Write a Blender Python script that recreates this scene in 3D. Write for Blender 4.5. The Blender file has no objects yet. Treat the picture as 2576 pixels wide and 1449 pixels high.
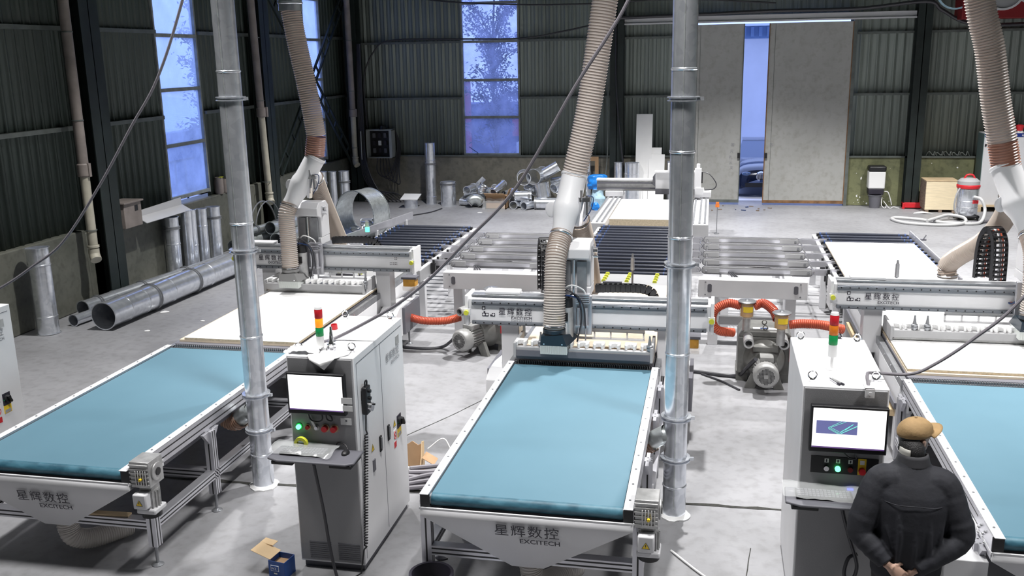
import bpy, math, random
from mathutils import Vector, Matrix
random.seed(7)
SC = bpy.context.scene
COL = SC.collection
# ------------------------------------------------------------------ camera
cam_data = bpy.data.cameras.new('camera')
cam = bpy.data.objects.new('camera', cam_data)
COL.objects.link(cam)
cam_data.sensor_fit = 'HORIZONTAL'
cam_data.sensor_width = 36.0
cam_data.lens = 2402.0 / 2576.0 * 36.0
cam_data.clip_end = 300
cam.matrix_world = Matrix(((0.97908369, -0.0303918, 0.20117524, 0),
                           (0.20262053, 0.23526935, -0.95057522, 0),
                           (-0.01844067, 0.97145493, 0.23650638, 4.1),
                           (0, 0, 0, 1)))
SC.camera = cam
# ------------------------------------------------------------------ world, lamps, exposure
w = bpy.data.worlds.new('dusk'); SC.world = w; w.use_nodes = True
bg = w.node_tree.nodes['Background']
bg.inputs[0].default_value = (0.40, 0.52, 0.98, 1); bg.inputs[1].default_value = 1.9
SC.view_settings.view_transform = 'Standard'; SC.view_settings.look = 'None'
SC.view_settings.gamma = 1; SC.view_settings.exposure = 0.12
try: SC.view_settings.use_curve_mapping = False
except Exception: pass
def high_bay(x, y, z, power, size=100, blend=.55, col=(1, .985, .97), rad=.16):
    l = bpy.data.lights.new('high_bay_lamp', 'SPOT'); l.energy = power; l.color = col
    l.spot_size = math.radians(size); l.spot_blend = blend; l.shadow_soft_size = rad
    o = bpy.data.objects.new('high_bay_lamp', l); o.location = (x, y, z); COL.objects.link(o)
for (x, y, pw, sz, rad) in ((-6.0, 13, 2500, 88, .16), (.35, 13, 4200, 98, .16), (6.6, 13, 3200, 92, .16),
                            (-5.0, 20.5, 3600, 92, .16), (.8, 20.5, 4600, 98, .16), (6.6, 20.5, 4300, 98, .16),
                            (-6.2, 6.0, 1900, 92, .7), (-1.0, 6.0, 2300, 96, .7), (4.6, 5.4, 2000, 100, .7)):
    high_bay(x, y, 8.6, pw, sz, rad=rad)
# ------------------------------------------------------------------ mesh helper
def V(*a): return Vector(a)
def frame_of(d):
    d = d.normalized(); u = d.orthogonal().normalized(); return u, d.cross(u).normalized()
def spline(P, n=8):
    P = [Vector(p) for p in P]
    if len(P) < 3:
        return [P[0].lerp(P[-1], i / n) for i in range(n + 1)]
    Q = [P[0] * 2 - P[1]] + P + [P[-1] * 2 - P[-2]]; out = []
    for i in range(1, len(Q) - 2):
        a, b, c, d = Q[i - 1:i + 3]
        for k in range(n):
            t = k / n
            out.append(.5 * ((2 * b) + (c - a) * t + (2 * a - 5 * b + 4 * c - d) * t * t + (3 * b - a - 3 * c + d) * t ** 3))
    out.append(P[-1]); return out
def resample(P, step):
    P = [Vector(p) for p in P]; out = [P[0].copy()]; need = step
    for a, b in zip(P, P[1:]):
        L = (b - a).length; pos = 0
        while L - pos >= need and L > 0:
            pos += need; out.append(a.lerp(b, pos / L)); need = step
        need -= (L - pos)
    if (out[-1] - P[-1]).length > step * .3: out.append(P[-1].copy())
    return out
class MB:
    def __init__(s): s.v = []; s.f = []; s.m = []
    def _a(s, vs, fs, mi=0):
        o = len(s.v); s.v += [Vector(p) for p in vs]
        for f in fs: s.f.append(tuple(i + o for i in f)); s.m.append(mi)
        return s
    def box(s, x0, x1, y0, y1, z0, z1, mi=0):
        if x0 > x1: x0, x1 = x1, x0
        if y0 > y1: y0, y1 = y1, y0
        if z0 > z1: z0, z1 = z1, z0
        vs = [(x, y, z) for z in (z0, z1) for y in (y0, y1) for x in (x0, x1)]
        return s._a(vs, [(0, 2, 3, 1), (4, 5, 7, 6), (0, 1, 5, 4), (2, 6, 7, 3), (0, 4, 6, 2), (1, 3, 7, 5)], mi)
    def obox(s, c, size, M, mi=0):
        h = Vector(size) / 2; c = Vector(c)
        vs = [c + M @ V(x * h.x, y * h.y, z * h.z) for z in (-1, 1) for y in (-1, 1) for x in (-1, 1)]
        return s._a(vs, [(0, 2, 3, 1), (4, 5, 7, 6), (0, 1, 5, 4), (2, 6, 7, 3), (0, 4, 6, 2), (1, 3, 7, 5)], mi)
    def bar(s, p0, p1, wd, ht, up=(0, 0, 1), mi=0):
        p0 = Vector(p0); p1 = Vector(p1); d = p1 - p0; y = d.normalized(); u = Vector(up)
        x = y.cross(u)
        if x.length < 1e-4: x = y.orthogonal()
        x.normalize(); z = x.cross(y)
        return s.obox((p0 + p1) / 2, (wd, d.length, ht), Matrix((x, y, z)).transposed(), mi)
    def ring(s, c, u, v, r, n): return [c + u * (r * math.cos(2 * math.pi * i / n)) + v * (r * math.sin(2 * math.pi * i / n)) for i in range(n)]
    def cyl(s, p0, p1, r, r1=None, n=16, cap=True, mi=0):
        return s.lathe([(r, 0), (r if r1 is None else r1, 1)], p0, p1, n, cap, mi)
    def lathe(s, prof, p0, p1, n=16, cap=True, mi=0, absolute=False):
        p0 = Vector(p0); d = Vector(p1) - p0; L = d.length; a = d / L; u, v = frame_of(d); vs = []; fs = []
        for r, h in prof: vs += s.ring(p0 + a * (h if absolute else h * L), u, v, max(r, 1e-5), n)
        for k in range(len(prof) - 1):
            for i in range(n):
                j = (i + 1) % n; fs.append((k * n + i, k * n + j, (k + 1) * n + j, (k + 1) * n + i))
        if cap: fs.append(tuple(range(n - 1, -1, -1))); fs.append(tuple(range((len(prof) - 1) * n, len(prof) * n)))
        return s._a(vs, fs, mi)
    def pipe(s, p0, p1, r, t=.004, n=24, mi=0, seams=(), lip=0):
        """open sheet-metal pipe with raised seams (fractions) and wall thickness"""
        prof = [(r - t, 0)]
        if lip: prof += [(r + lip, 0), (r + lip, .006)]
        prof += [(r, 0 if not lip else .006)]
        L = (Vector(p1) - Vector(p0)).length
        for q in seams: prof += [(r, q * L - .014), (r + .008, q * L - .006), (r + .008, q * L + .006), (r, q * L + .014)]
        if lip: prof += [(r, L - .006), (r + lip, L - .006), (r + lip, L), (r - t, L)]
        else: prof += [(r, L), (r - t, L)]
        prof += [(r - t, 0)]
        return s.lathe(prof, p0, p1, n, False, mi, True)
    def tube(s, P, r, n=10, cap=True, mi=0, mis=None, sq=None):
        P = [Vector(p) for p in P]; N = len(P); vs = []; fs = []; ms = []
        t = (P[1] - P[0]).normalized(); u, v = frame_of(t)
        for i in range(N):
            t2 = (P[min(i + 1, N - 1)] - P[max(i - 1, 0)])
            t2 = t2.normalized() if t2.length > 1e-9 else t
            q = t.rotation_difference(t2); u = q @ u; v = q @ v; t = t2
            rr = r(i, N) if callable(r) else (r[i] if isinstance(r, (list, tuple)) else r)
            vs += s.ring(P[i], u, v, rr, n)
        for k in range(N - 1):
            for i in range(n):
                j = (i + 1) % n; fs.append((k * n + i, k * n + j, (k + 1) * n + j, (k + 1) * n + i)); ms.append(mis(k) if mis else mi)
        if cap: fs += [tuple(range(n - 1, -1, -1)), tuple(range((N - 1) * n, N * n))]; ms += [mi, mi]
        o = len(s.v); s.v += vs
        for f, m_ in zip(fs, ms): s.f.append(tuple(i + o for i in f)); s.m.append(m_)
        return s
    def hose(s, P, r, pitch=.03, n=18, rib=.035):
        P = resample(spline(P, 10), pitch / 3)
        return s.tube(P, lambda i, N: r * (1 + rib if i % 3 == 0 else 1 - rib), n, False, 0, lambda k: 1 if k % 3 == 0 else 0)
    def prism(s, poly, plane, a, b, mi=0):
        """poly 2d extruded; plane 'xz' along y, 'yz' along x, 'xy' along z"""
        f = {'xz': lambda p, t: (p[0], t, p[1]), 'yz': lambda p, t: (t, p[0], p[1]), 'xy': lambda p, t: (p[0], p[1], t)}[plane]
        n = len(poly); vs = [f(p, a) for p in poly] + [f(p, b) for p in poly]
        fs = [tuple(range(n)), tuple(range(2 * n - 1, n - 1, -1))] + [(i, i + n, (i + 1) % n + n, (i + 1) % n) for i in range(n)]
        return s._a(vs, fs, mi)
    def ball(s, c, r, n=12, m=8, mi=0, sc=(1, 1, 1)):
        c = Vector(c); vs = []; fs = []
        for j in range(m + 1):
            th = math.pi * j / m
            for i in range(n):
                ph = 2 * math.pi * i / n
                vs.append(c + V(r * sc[0] * math.sin(th) * math.cos(ph), r * sc[1] * math.sin(th) * math.sin(ph), r * sc[2] * math.cos(th)))
        for j in range(m):
            for i in range(n):
                k = (i + 1) % n; fs.append((j * n + i, (j + 1) * n + i, (j + 1) * n + k, j * n + k))
        return s._a(vs, fs, mi)
    def quad(s, a, b, c, d, mi=0): return s._a([a, b, c, d], [(0, 1, 2, 3)], mi)
    def sheet(s, grid, mi=0):
        R = len(grid); C = len(grid[0]); vs = [p for row in grid for p in row]
        return s._a(vs, [(i * C + j, i * C + j + 1, (i + 1) * C + j + 1, (i + 1) * C + j) for i in range(R - 1) for j in range(C - 1)], mi)
    def islands(s):
        par = list(range(len(s.v)))
        def find(a):
            while par[a] != a: par[a] = par[par[a]]; a = par[a]
            return a
        for f in s.f:
            for i in f[1:]: par[find(i)] = find(f[0])
        out = {}
        for f, m_ in zip(s.f, s.m): out.setdefault(find(f[0]), []).append((f, m_))
        res = []
        for fs in out.values():
            q = MB(); ix = {}
            for f, m_ in fs:
                for i in f:
                    if i not in ix: ix[i] = len(q.v); q.v.append(s.v[i])
                q.f.append(tuple(ix[i] for i in f)); q.m.append(m_)
            res.append(q)
        return res
    def build(s, name, mat, parent=None, bev=0, solid=0, sub=0, sharp=35, origin=None):
        if parent is not None and name in ('bolt', 'screw', 'corner_bracket', 'flap_ear', 'end_cheek', 'rail_screw', 'pulley_hub', 'belt_arm', 'hose_clamp', 'end_band', 'round_belt', 'pump_foot'):
            o = None
            for q in s.islands(): o = q._build(name, mat, parent, bev, solid, sub, sharp, origin)
            return o
        return s._build(name, mat, parent, bev, solid, sub, sharp, origin)
    def _build(s, name, mat, parent=None, bev=0, solid=0, sub=0, sharp=35, origin=None):
        me = bpy.data.meshes.new(name)
        if origin is None:
            if parent is not None: org = V(*parent['_w'])
            else:
                org = V((min(p.x for p in s.v) + max(p.x for p in s.v)) / 2, (min(p.y for p in s.v) + max(p.y for p in s.v)) / 2, min(p.z for p in s.v))
        else: org = V(*origin)
        me.from_pydata([tuple(p - org) for p in s.v], [], s.f)
        mats = mat if isinstance(mat, (list, tuple)) else [mat]
        for m_ in mats: me.materials.append(m_)
        if len(mats) > 1: me.polygons.foreach_set('material_index', s.m)
        me.polygons.foreach_set('use_smooth', [True] * len(s.f))
        me.update(); me.set_sharp_from_angle(angle=math.radians(sharp))
        o = bpy.data.objects.new(name, me); COL.objects.link(o)
        o['_w'] = tuple(org)
        if parent is not None:
            o.parent = parent; o.location = org - V(*parent['_w'])
        else: o.location = org
        if solid:
            m_ = o.modifiers.new('thickness', 'SOLIDIFY'); m_.thickness = solid; m_.offset = 0
        if bev:
            m_ = o.modifiers.new('edge', 'BEVEL'); m_.width = bev; m_.segments = 2; m_.limit_method = 'ANGLE'; m_.angle_limit = math.radians(40)
        if sub:
            m_ = o.modifiers.new('sub', 'SUBSURF'); m_.levels = sub; m_.render_levels = sub
        return o
def tag(o, label=None, cat=None, group=None, kind=None):
    if label: o['label'] = label
    if cat: o['category'] = cat
    if group: o['group'] = group
    if kind: o['kind'] = kind
    return o
def thing(name, label, cat, loc, group=None, kind=None):
    o = bpy.data.objects.new(name, None); COL.objects.link(o); o.location = loc; o['_w'] = tuple(float(c) for c in loc); o.empty_display_size = .1
    return tag(o, label, cat, group, kind)
def copy_tree(o, parent=None):
    c = o.copy(); COL.objects.link(c)
    if parent is not None: c.parent = parent
    for ch in list(o.children): copy_tree(ch, c)
    return c
def place(o, loc, rz=0, label=None):
    o.location = loc; o.rotation_euler = (0, 0, rz)
    if label: o['label'] = label
    return o
def text_mb(s, body, org, ux, uz, size, off=0.0, squash=1.0, depth=.002, mb=None):
    """lettering as thin raised mesh at org (left baseline), ux reading direction, uz up"""
    c = bpy.data.curves.new('lettering', 'FONT'); c.body = body; c.size = size; c.offset = off; c.resolution_u = 3
    o = bpy.data.objects.new('lettering', c); COL.objects.link(o)
    dg = bpy.context.evaluated_depsgraph_get(); me = bpy.data.meshes.new_from_object(o.evaluated_get(dg))
    ux = Vector(ux).normalized(); uz = Vector(uz).normalized(); nn = ux.cross(uz)
    mb = mb or MB(); org = Vector(org)
    mb._a([org + ux * (v.co.x * squash) + uz * v.co.y + nn * depth for v in me.vertices], [tuple(p.vertices) for p in me.polygons])
    wd = max((v.co.x for v in me.vertices), default=0) * squash
    bpy.data.objects.remove(o); bpy.data.curves.remove(c); bpy.data.meshes.remove(me)
    return mb, wd
# ------------------------------------------------------------------ materials
def mat(name, col, rough=.5, metal=0, noise=0, nscale=6, bump=0, bscale=40, col2=None, spec=None, emit=None, estr=0, alpha=1, trans=0, ior=1.45, stretch=(1, 1, 1), sss=0, coat=0, det=5):
    m = bpy.data.materials.new(name); m.use_nodes = True; N = m.node_tree.nodes; L = m.node_tree.links
    b = N['Principled BSDF']; b.inputs['Base Color'].default_value = (*col, 1); b.inputs['Roughness'].default_value = rough; b.inputs['Metallic'].default_value = metal
    if spec is not None: b.inputs['Specular IOR Level'].default_value = spec
    if emit: b.inputs['Emission Color'].default_value = (*emit, 1); b.inputs['Emission Strength'].default_value = estr
    if alpha < 1: b.inputs['Alpha'].default_value = alpha
    if trans: b.inputs['Transmission Weight'].default_value = trans; b.inputs['IOR'].default_value = ior
    if coat: b.inputs['Coat Weight'].default_value = coat
    if noise or bump or col2:
        tc = N.new('ShaderNodeTexCoord'); mp = N.new('ShaderNodeMapping'); mp.inputs['Scale'].default_value = stretch
        L.new(tc.outputs['Object'], mp.inputs['Vector'])
        if noise or col2:
            nz = N.new('ShaderNodeTexNoise'); nz.inputs['Scale'].default_value = nscale; nz.inputs['Detail'].default_value = det; L.new(mp.outputs[0], nz.inputs['Vector'])
            rp = N.new('ShaderNodeValToRGB'); rp.color_ramp.elements[0].position = .34; rp.color_ramp.elements[1].position = .68
            c2 = col2 or tuple(max(0, c * (1 - noise)) for c in col)
            rp.color_ramp.elements[0].color = (*c2, 1); rp.color_ramp.elements[1].color = (*col, 1)
            L.new(nz.outputs['Fac'], rp.inputs[0]); L.new(rp.outputs[0], b.inputs['Base Color'])
        if bump:
            n2 = N.new('ShaderNodeTexNoise'); n2.inputs['Scale'].default_value = bscale; n2.inputs['Detail'].default_value = 6; L.new(mp.outputs[0], n2.inputs['Vector'])
            bp = N.new('ShaderNodeBump'); bp.inputs['Strength'].default_value = bump; bp.inputs['Distance'].default_value = .02
            L.new(n2.outputs['Fac'], bp.inputs['Height']); L.new(bp.outputs[0], b.inputs['Normal'])
    return m
def spangle(name, c0, c1, rough=.32, scale=30):
    m = bpy.data.materials.new(name); m.use_nodes = True; N = m.node_tree.nodes; L = m.node_tree.links; b = N['Principled BSDF']
    tc = N.new('ShaderNodeTexCoord'); vo = N.new('ShaderNodeTexVoronoi'); vo.inputs['Scale'].default_value = scale; L.new(tc.outputs['Object'], vo.inputs['Vector'])
    nz = N.new('ShaderNodeTexNoise'); nz.inputs['Scale'].default_value = 3; nz.inputs['Detail'].default_value = 6; L.new(tc.outputs['Object'], nz.inputs['Vector'])
    mx = N.new('ShaderNodeMix'); mx.inputs[0].default_value = .55; L.new(vo.outputs['Color'], mx.inputs[2]); L.new(nz.outputs['Fac'], mx.inputs[3])
    rp = N.new('ShaderNodeValToRGB'); rp.color_ramp.elements[0].color = (*c0, 1); rp.color_ramp.elements[1].color = (*c1, 1); rp.color_ramp.elements[0].position = .25; rp.color_ramp.elements[1].position = .7
    L.new(mx.outputs[0], rp.inputs[0]); L.new(rp.outputs[0], b.inputs['Base Color']); b.inputs['Metallic'].default_value = .8; b.inputs['Roughness'].default_value = rough
    return m
def film(name, col, clear=.3, rough=.25, noise=None):
    """cloudy plastic film: partly clear, partly coloured"""
    m = bpy.data.materials.new(name); m.use_nodes = True; N = m.node_tree.nodes; L = m.node_tree.links; b = N['Principled BSDF']
    b.inputs['Base Color'].default_value = (*col, 1); b.inputs['Roughness'].default_value = rough
    tr = N.new('ShaderNodeBsdfTransparent'); mx = N.new('ShaderNodeMixShader'); mx.inputs[0].default_value = 1 - clear
    if noise:
        tc = N.new('ShaderNodeTexCoord'); nz = N.new('ShaderNodeTexNoise'); nz.inputs['Scale'].default_value = 2.2; nz.inputs['Detail'].default_value = 6; L.new(tc.outputs['Object'], nz.inputs['Vector'])
        rp = N.new('ShaderNodeValToRGB'); rp.color_ramp.elements[0].color = (*noise, 1); rp.color_ramp.elements[1].color = (*col, 1); rp.color_ramp.elements[0].position = .35; rp.color_ramp.elements[1].position = .6
        L.new(nz.outputs['Fac'], rp.inputs[0]); L.new(rp.outputs[0], b.inputs['Base Color'])
    L.new(tr.outputs[0], mx.inputs[1]); L.new(b.outputs[0], mx.inputs[2]); L.new(mx.outputs[0], N['Material Output'].inputs[0])
    return m
M = {}
M['white'] = mat('white_paint', (.80, .80, .82), .38, noise=.05, nscale=3)
M['white2'] = mat('pale_grey_paint', (.66, .66, .68), .4, noise=.06, nscale=3)
M['board'] = mat('white_melamine', (.86, .86, .86), .35, noise=.02)
M['edge'] = mat('bare_board_edge', (.55, .46, .33), .8, noise=.3, nscale=40)
M['spoil'] = mat('tan_spoilboard', (.62, .52, .40), .8, noise=.12, nscale=14)
M['grey'] = mat('grey_paint', (.36, .36, .37), .45, noise=.08, nscale=4)
M['front'] = mat('textured_grey_front', (.29, .29, .30), .5, bump=.15, bscale=300)
M['dgrey'] = mat('dark_grey_paint', (.13, .13, .15), .5)
M['alu'] = mat('aluminium', (.62, .62, .66), .38, .75, noise=.12, nscale=5)
M['steel'] = mat('machined_steel', (.34, .35, .37), .36, .6, noise=.2, nscale=12)
M['chrome'] = mat('bright_steel', (.72, .72, .74), .18, .95)
M['castgrey'] = mat('cast_grey_machine_paint', (.20, .20, .19), .45, .15, noise=.3, nscale=8)
M['castlite'] = mat('cast_aluminium', (.55, .55, .55), .4, .5, noise=.25, nscale=14, bump=.1)
M['galv'] = spangle('galvanised_sheet', (.66, .69, .75), (.88, .91, .96), .24, 18)
M['galvd'] = spangle('dull_galvanised_sheet', (.50, .53, .53), (.70, .74, .74), .36, 18)
M['black'] = mat('black_plastic', (.012, .012, .014), .45)
M['rubber'] = mat('black_rubber', (.02, .02, .022), .6)
M['cable'] = mat('dark_cable', (.035, .035, .042), .45)
M['cablegrey'] = mat('grey_cable', (.17, .16, .18), .5)
M['belt'] = mat('blue_belt', (.085, .182, .240), .6, col2=(.090, .190, .250), nscale=2.2)
M['beltend'] = mat('worn_blue_belt', (.07, .20, .27), .5, col2=(.015, .075, .115), nscale=7, stretch=(1, 1, 3))
M['navy'] = mat('navy_roller_sleeve', (.022, .026, .042), .3, noise=.2, nscale=3)
M['bluecap'] = mat('blue_end_cap', (.025, .05, .14), .3)
M['film'] = film('dusty_clear_hose', (.74, .68, .65), .25, .22)
M['wire'] = mat('hose_wire_rib', (.46, .36, .30), .35)
M['filmb'] = film('brown_dusty_hose', (.68, .61, .57), .2, .22)
M['wireb'] = mat('brown_hose_rib', (.44, .34, .28), .5)
M['filmc'] = film('clear_hose', (.72, .68, .64), .35, .2)
M['filmp'] = film('copper_dust_hose', (.42, .25, .17), .12, .25, (.24, .13, .09))
M['redhose'] = mat('orange_red_hose', (.55, .11, .055), .4)
M['redrib'] = mat('dark_red_hose_rib', (.32, .05, .03), .4)
M['whiteplastic'] = mat('white_plastic', (.82, .82, .82), .35)
M['cream'] = mat('cream_pvc', (.52, .49, .40), .5, noise=.25, nscale=5)
M['creamdark'] = mat('dirty_pvc', (.30, .26, .24), .55, noise=.3, nscale=4)
M['red'] = mat('red_plastic', (.62, .02, .03), .35)
M['darkred'] = mat('dark_red_paint', (.22, .008, .012), .5)
M['green'] = mat('green_plastic', (.01, .32, .09), .35)
M['amber'] = mat('amber_plastic', (.80, .22, .02), .3)
M['amberlit'] = mat('lit_amber_lamp', (.9, .4, .03), .3, emit=(1, .28, .01), estr=.55)
M['greenlit'] = mat('lit_green_lamp', (.1, .9, .3), .3, emit=(.08, 1, .25), estr=5)
M['greenlit2'] = mat('lit_green_beacon', (.1, .9, .4), .3, emit=(.1, 1, .45), estr=2.0)
M['bluelit'] = mat('lit_blue_led', (.02, .02, .9), .3, emit=(.02, .04, 1), estr=3)
M['screen'] = mat('lit_screen', (1, 1, 1), .3, emit=(1, 1, 1), estr=1.0)
M['screenpanel'] = mat('screen_drawing_panel', (.12, .13, .28), .3, emit=(.12, .13, .30), estr=.9)
M['screenline'] = mat('screen_drawing_line', (.2, .8, .6), .3, emit=(.18, .75, .55), estr=.9)
M['screenbar'] = mat('screen_task_bar', (.12, .07, .2), .3, emit=(.13, .07, .22), estr=.7)
M['yellow'] = mat('yellow_plastic', (.85, .60, .03), .4)
M['yelgreen'] = mat('yellow_green_plastic', (.60, .62, .05), .4)
M['ink'] = mat('dark_lettering', (.025, .022, .035), .5)
M['inkgrey'] = mat('grey_lettering', (.28, .28, .30), .5)
M['amberglass'] = mat('amber_filter_element', (.72, .36, .04), .45, noise=.25, nscale=14)
M['clearlid'] = film('clear_filter_bowl', (.75, .70, .62), .72, .08)
M['wood'] = mat('raw_wood', (.62, .47, .29), .7, noise=.25, nscale=5, stretch=(1, 1, 6))
M['wooddark'] = mat('weathered_wood', (.27, .20, .15), .75, noise=.35, nscale=5, stretch=(1, 1, 6))
M['card'] = mat('brown_cardboard', (.46, .29, .16), .8, noise=.15, nscale=5)
M['cardlite'] = mat('tan_cardboard', (.78, .57, .34), .8, noise=.08)
M['cardblue'] = mat('blue_printed_card', (.018, .07, .27), .5)
M['bag'] = film('clear_plastic_bag', (.85, .87, .88), .72, .12)
M['paper'] = mat('white_paper', (.82, .82, .82), .7)
M['bluebag'] = mat('blue_plastic_bag', (.02, .24, .75), .3, noise=.3, nscale=9, bump=.4, bscale=18)
M['palebag'] = mat('pale_blue_film', (.50, .72, .85), .3, noise=.2, nscale=9, bump=.4, bscale=18)
M['column'] = mat('dark_steel_column', (.020, .030, .028), .5, .1, noise=.4, nscale=3)
M['girt'] = mat('dull_steel_girt', (.17, .19, .18), .5, .3, noise=.3, nscale=5)
M['brush'] = film('clear_bristle_skirt', (.75, .78, .76), .35, .3)
M['hood'] = mat('dark_hood_plastic', (.010, .022, .035), .35)
M['hoodgrey'] = mat('grey_hood', (.20, .20, .20), .4)

M['filmr'] = film('red_dusty_hose', (.40, .19, .13), .08, .25, (.56, .38, .32))
M['wirer'] = mat('red_hose_rib', (.36, .17, .12), .35)
M['beam'] = mat('dull_aluminium_beam', (.36, .36, .37), .42, .3, noise=.12, nscale=5)

M['motor'] = mat('grey_motor_paint', (.36, .36, .355), .42, .3, noise=.2, nscale=9)
M['rail'] = mat('blued_guide_rail', (.20, .215, .24), .38, .4)
M['filmd'] = film('brown_grey_dusty_hose', (.44, .385, .34), .12, .22)
M['boxgrey'] = mat('dull_enclosure_paint', (.40, .42, .41), .55, noise=.15, nscale=4)
# ------------------------------------------------------------------ the hall
def concrete(name, c1, c2, c3):
    m = bpy.data.materials.new(name); m.use_nodes = True; N = m.node_tree.nodes; L = m.node_tree.links; b = N['Principled BSDF']
    tc = N.new('ShaderNodeTexCoord')
    a = N.new('ShaderNodeTexNoise'); a.inputs['Scale'].default_value = .55; a.inputs['Detail'].default_value = 8; a.inputs['Roughness'].default_value = .65; L.new(tc.outputs['Object'], a.inputs['Vector'])
    d = N.new('ShaderNodeTexNoise'); d.inputs['Scale'].default_value = 9; d.inputs['Detail'].default_value = 8; L.new(tc.outputs['Object'], d.inputs['Vector'])
    r1 = N.new('ShaderNodeValToRGB'); r1.color_ramp.elements[0].color = (*c2, 1); r1.color_ramp.elements[1].color = (*c1, 1); r1.color_ramp.elements[0].position = .36; r1.color_ramp.elements[1].position = .58
    r2 = N.new('ShaderNodeValToRGB'); r2.color_ramp.elements[0].color = (*c3, 1); r2.color_ramp.elements[1].color = (1, 1, 1, 1); r2.color_ramp.elements[0].position = .25; r2.color_ramp.elements[1].position = .52
    mx = N.new('ShaderNodeMix'); mx.data_type = 'RGBA'; mx.blend_type = 'MULTIPLY'; mx.inputs[0].default_value = .8
    L.new(a.outputs['Fac'], r1.inputs[0]); L.new(d.outputs['Fac'], r2.inputs[0]); L.new(r1.outputs[0], mx.inputs[6]); L.new(r2.outputs[0], mx.inputs[7]); L.new(mx.outputs[2], b.inputs['Base Color'])
    b.inputs['Roughness'].default_value = .55
    bp = N.new('ShaderNodeBump'); bp.inputs['Strength'].default_value = .12; L.new(d.outputs['Fac'], bp.inputs['Height']); L.new(bp.outputs[0], b.inputs['Normal'])
    return m
M['floor'] = concrete('worn_concrete_floor', (.29, .29, .305), (.225, .225, .235), (.74, .74, .72))
M['plasterd'] = concrete('dark_stained_plaster', (.150, .152, .128), (.09, .095, .08), (.6, .6, .58))
M['plaster'] = concrete('stained_plaster', (.26, .245, .20), (.17, .165, .14), (.62, .62, .6))
M['olive'] = concrete('olive_painted_plaster', (.205, .215, .11), (.13, .14, .08), (.5, .5, .48))
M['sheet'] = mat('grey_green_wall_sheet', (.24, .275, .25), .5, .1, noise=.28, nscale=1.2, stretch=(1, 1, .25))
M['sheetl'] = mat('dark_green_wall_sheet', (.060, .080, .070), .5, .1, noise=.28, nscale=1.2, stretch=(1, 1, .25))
M['doorskin'] = concrete('pale_door_skin', (.43, .43, .415), (.37, .37, .35), (.8, .78, .74))
M['rust'] = mat('rusty_edge', (.28, .15, .07), .8, noise=.5, nscale=6)
M['crack'] = mat('dirt_filled_joint', (.05, .05, .045), .9, noise=.5, nscale=30)
M['frame'] = mat('weathered_window_frame', (.33, .36, .36), .6, noise=.35, nscale=6)
XL, YB = -10.62, 27.0
def struct(mb, name, m, **k): return tag(mb.build(name, m, **k), kind='structure')
struct(MB().quad((-14, -9, 0), (14, -9, 0), (14, 27.6, 0), (-14, 27.6, 0)), 'floor', M['floor'])
struct(MB().box(-11, 13, -9, 27.6, 9.6, 9.7), 'ceiling', M['sheet'])
struct(MB().box(12.6, 12.7, -9, 27.6, 0, 9.6), 'wall_right', M['sheet'])
struct(MB().box(-11, 12.6, -9.1, -9, 0, 9.6), 'wall_front', M['sheet'])
def ribbed(mb, along, fixed, a0, a1, z0, z1, pitch=.22, depth=.022, sgn=1, double=True):
    """profiled sheet between a0 and a1, folded from a real section with thickness"""
    pts = []; a = a0
    while a < a1 - 1e-6:
        e = min(a + pitch, a1)
        pts += [(a, 0)]
        if e - a > .12:
            pts += [(a + .05, 0), (a + .062, depth), (a + .084, depth), (a + .096, 0)]
            if double: pts += [(a + .13, 0), (a + .138, -.012), (a + .146, 0)]
        a = e
    pts.append((a1, 0)); g = []
    for z in (z0, z1):
        g.append([(fixed + sgn * d, t, z) if along == 'y' else (t, fixed + sgn * d, z) for t, d in pts])
    mb.sheet(g)
# left wall: two tall windows
mb = MB()
for y0, y1, z0, z1 in ((-9, 17.2, 1.2, 9.6), (17.2, 18.72, 6.9, 9.6), (18.72, 24.2, 1.2, 9.6), (24.2, 25.28, 6.9, 9.6), (25.28, 27, 1.2, 9.6)):
    ribbed(mb, 'y', XL, y0, y1, z0, z1, .21, .03)
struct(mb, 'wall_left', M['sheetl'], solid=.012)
mb = MB().box(-10.9, -10.48, -9, 14.3, 0, 1.33).box(-10.9, -10.48, 14.3, 27, 0, 1.28)
struct(mb, 'wall_left_low', M['plasterd'], bev=.02)
mb = MB()
for x0, x1, z0, z1 in ((-10.62, -7.02, 1.25, 9.6), (-7.02, -5.4, 6.7, 9.6), (-5.4, -.7, 1.25, 9.6), (-.7, 3.42, 4.85, 9.6), (3.42, 12.6, 1.25, 9.6)):
    ribbed(mb, 'x', YB, x0, x1, z0, z1, .21, .03, -1)
struct(mb, 'wall_back', M['sheet'], solid=.012)
struct(MB().box(-10.6, -.8, 26.88, 27.2, 0, 1.3), 'wall_back_low', M['plaster'], bev=.015)
struct(MB().box(3.56, 12.6, 26.88, 27.2, 0, 1.3), 'wall_back_low', M['olive'], bev=.015)
mb = MB()
random.seed(3)
for i in range(46):       # flaked paint patches
    x = random.uniform(3.7, 6.5); z = random.choice((random.uniform(.05, 1.2), random.uniform(.02, .3))); r = random.uniform(.006, .03)
    pts = [(x + r * random.uniform(.4, 1.3) * math.cos(t), z + r * random.uniform(.3, 1.6) * math.sin(t)) for t in [k * 1.05 for k in range(6)]]
    mb.prism(pts, 'xz', 26.876, 26.882)
struct(mb, 'trim_1', M['paper'])
mb = MB()
for z in (2.94, 4.5, 6.2):
    for x0, x1 in ((-10.5, -7.05), (-5.37, -.95 if z < 4.6 else 12), (3.6, 12) if z < 4.6 else (3.6, 3.7)):
        mb.box(x0, x1, 26.86, 26.95, z - .03, z + .03)
mb.box(-10.5, -.8, 26.84, 26.97, 1.29, 1.33); mb.box(3.56, 12.5, 26.84, 26.97, 1.29, 1.33)
struct(mb, 'trim_2', M['girt'])
mb = MB()
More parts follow.
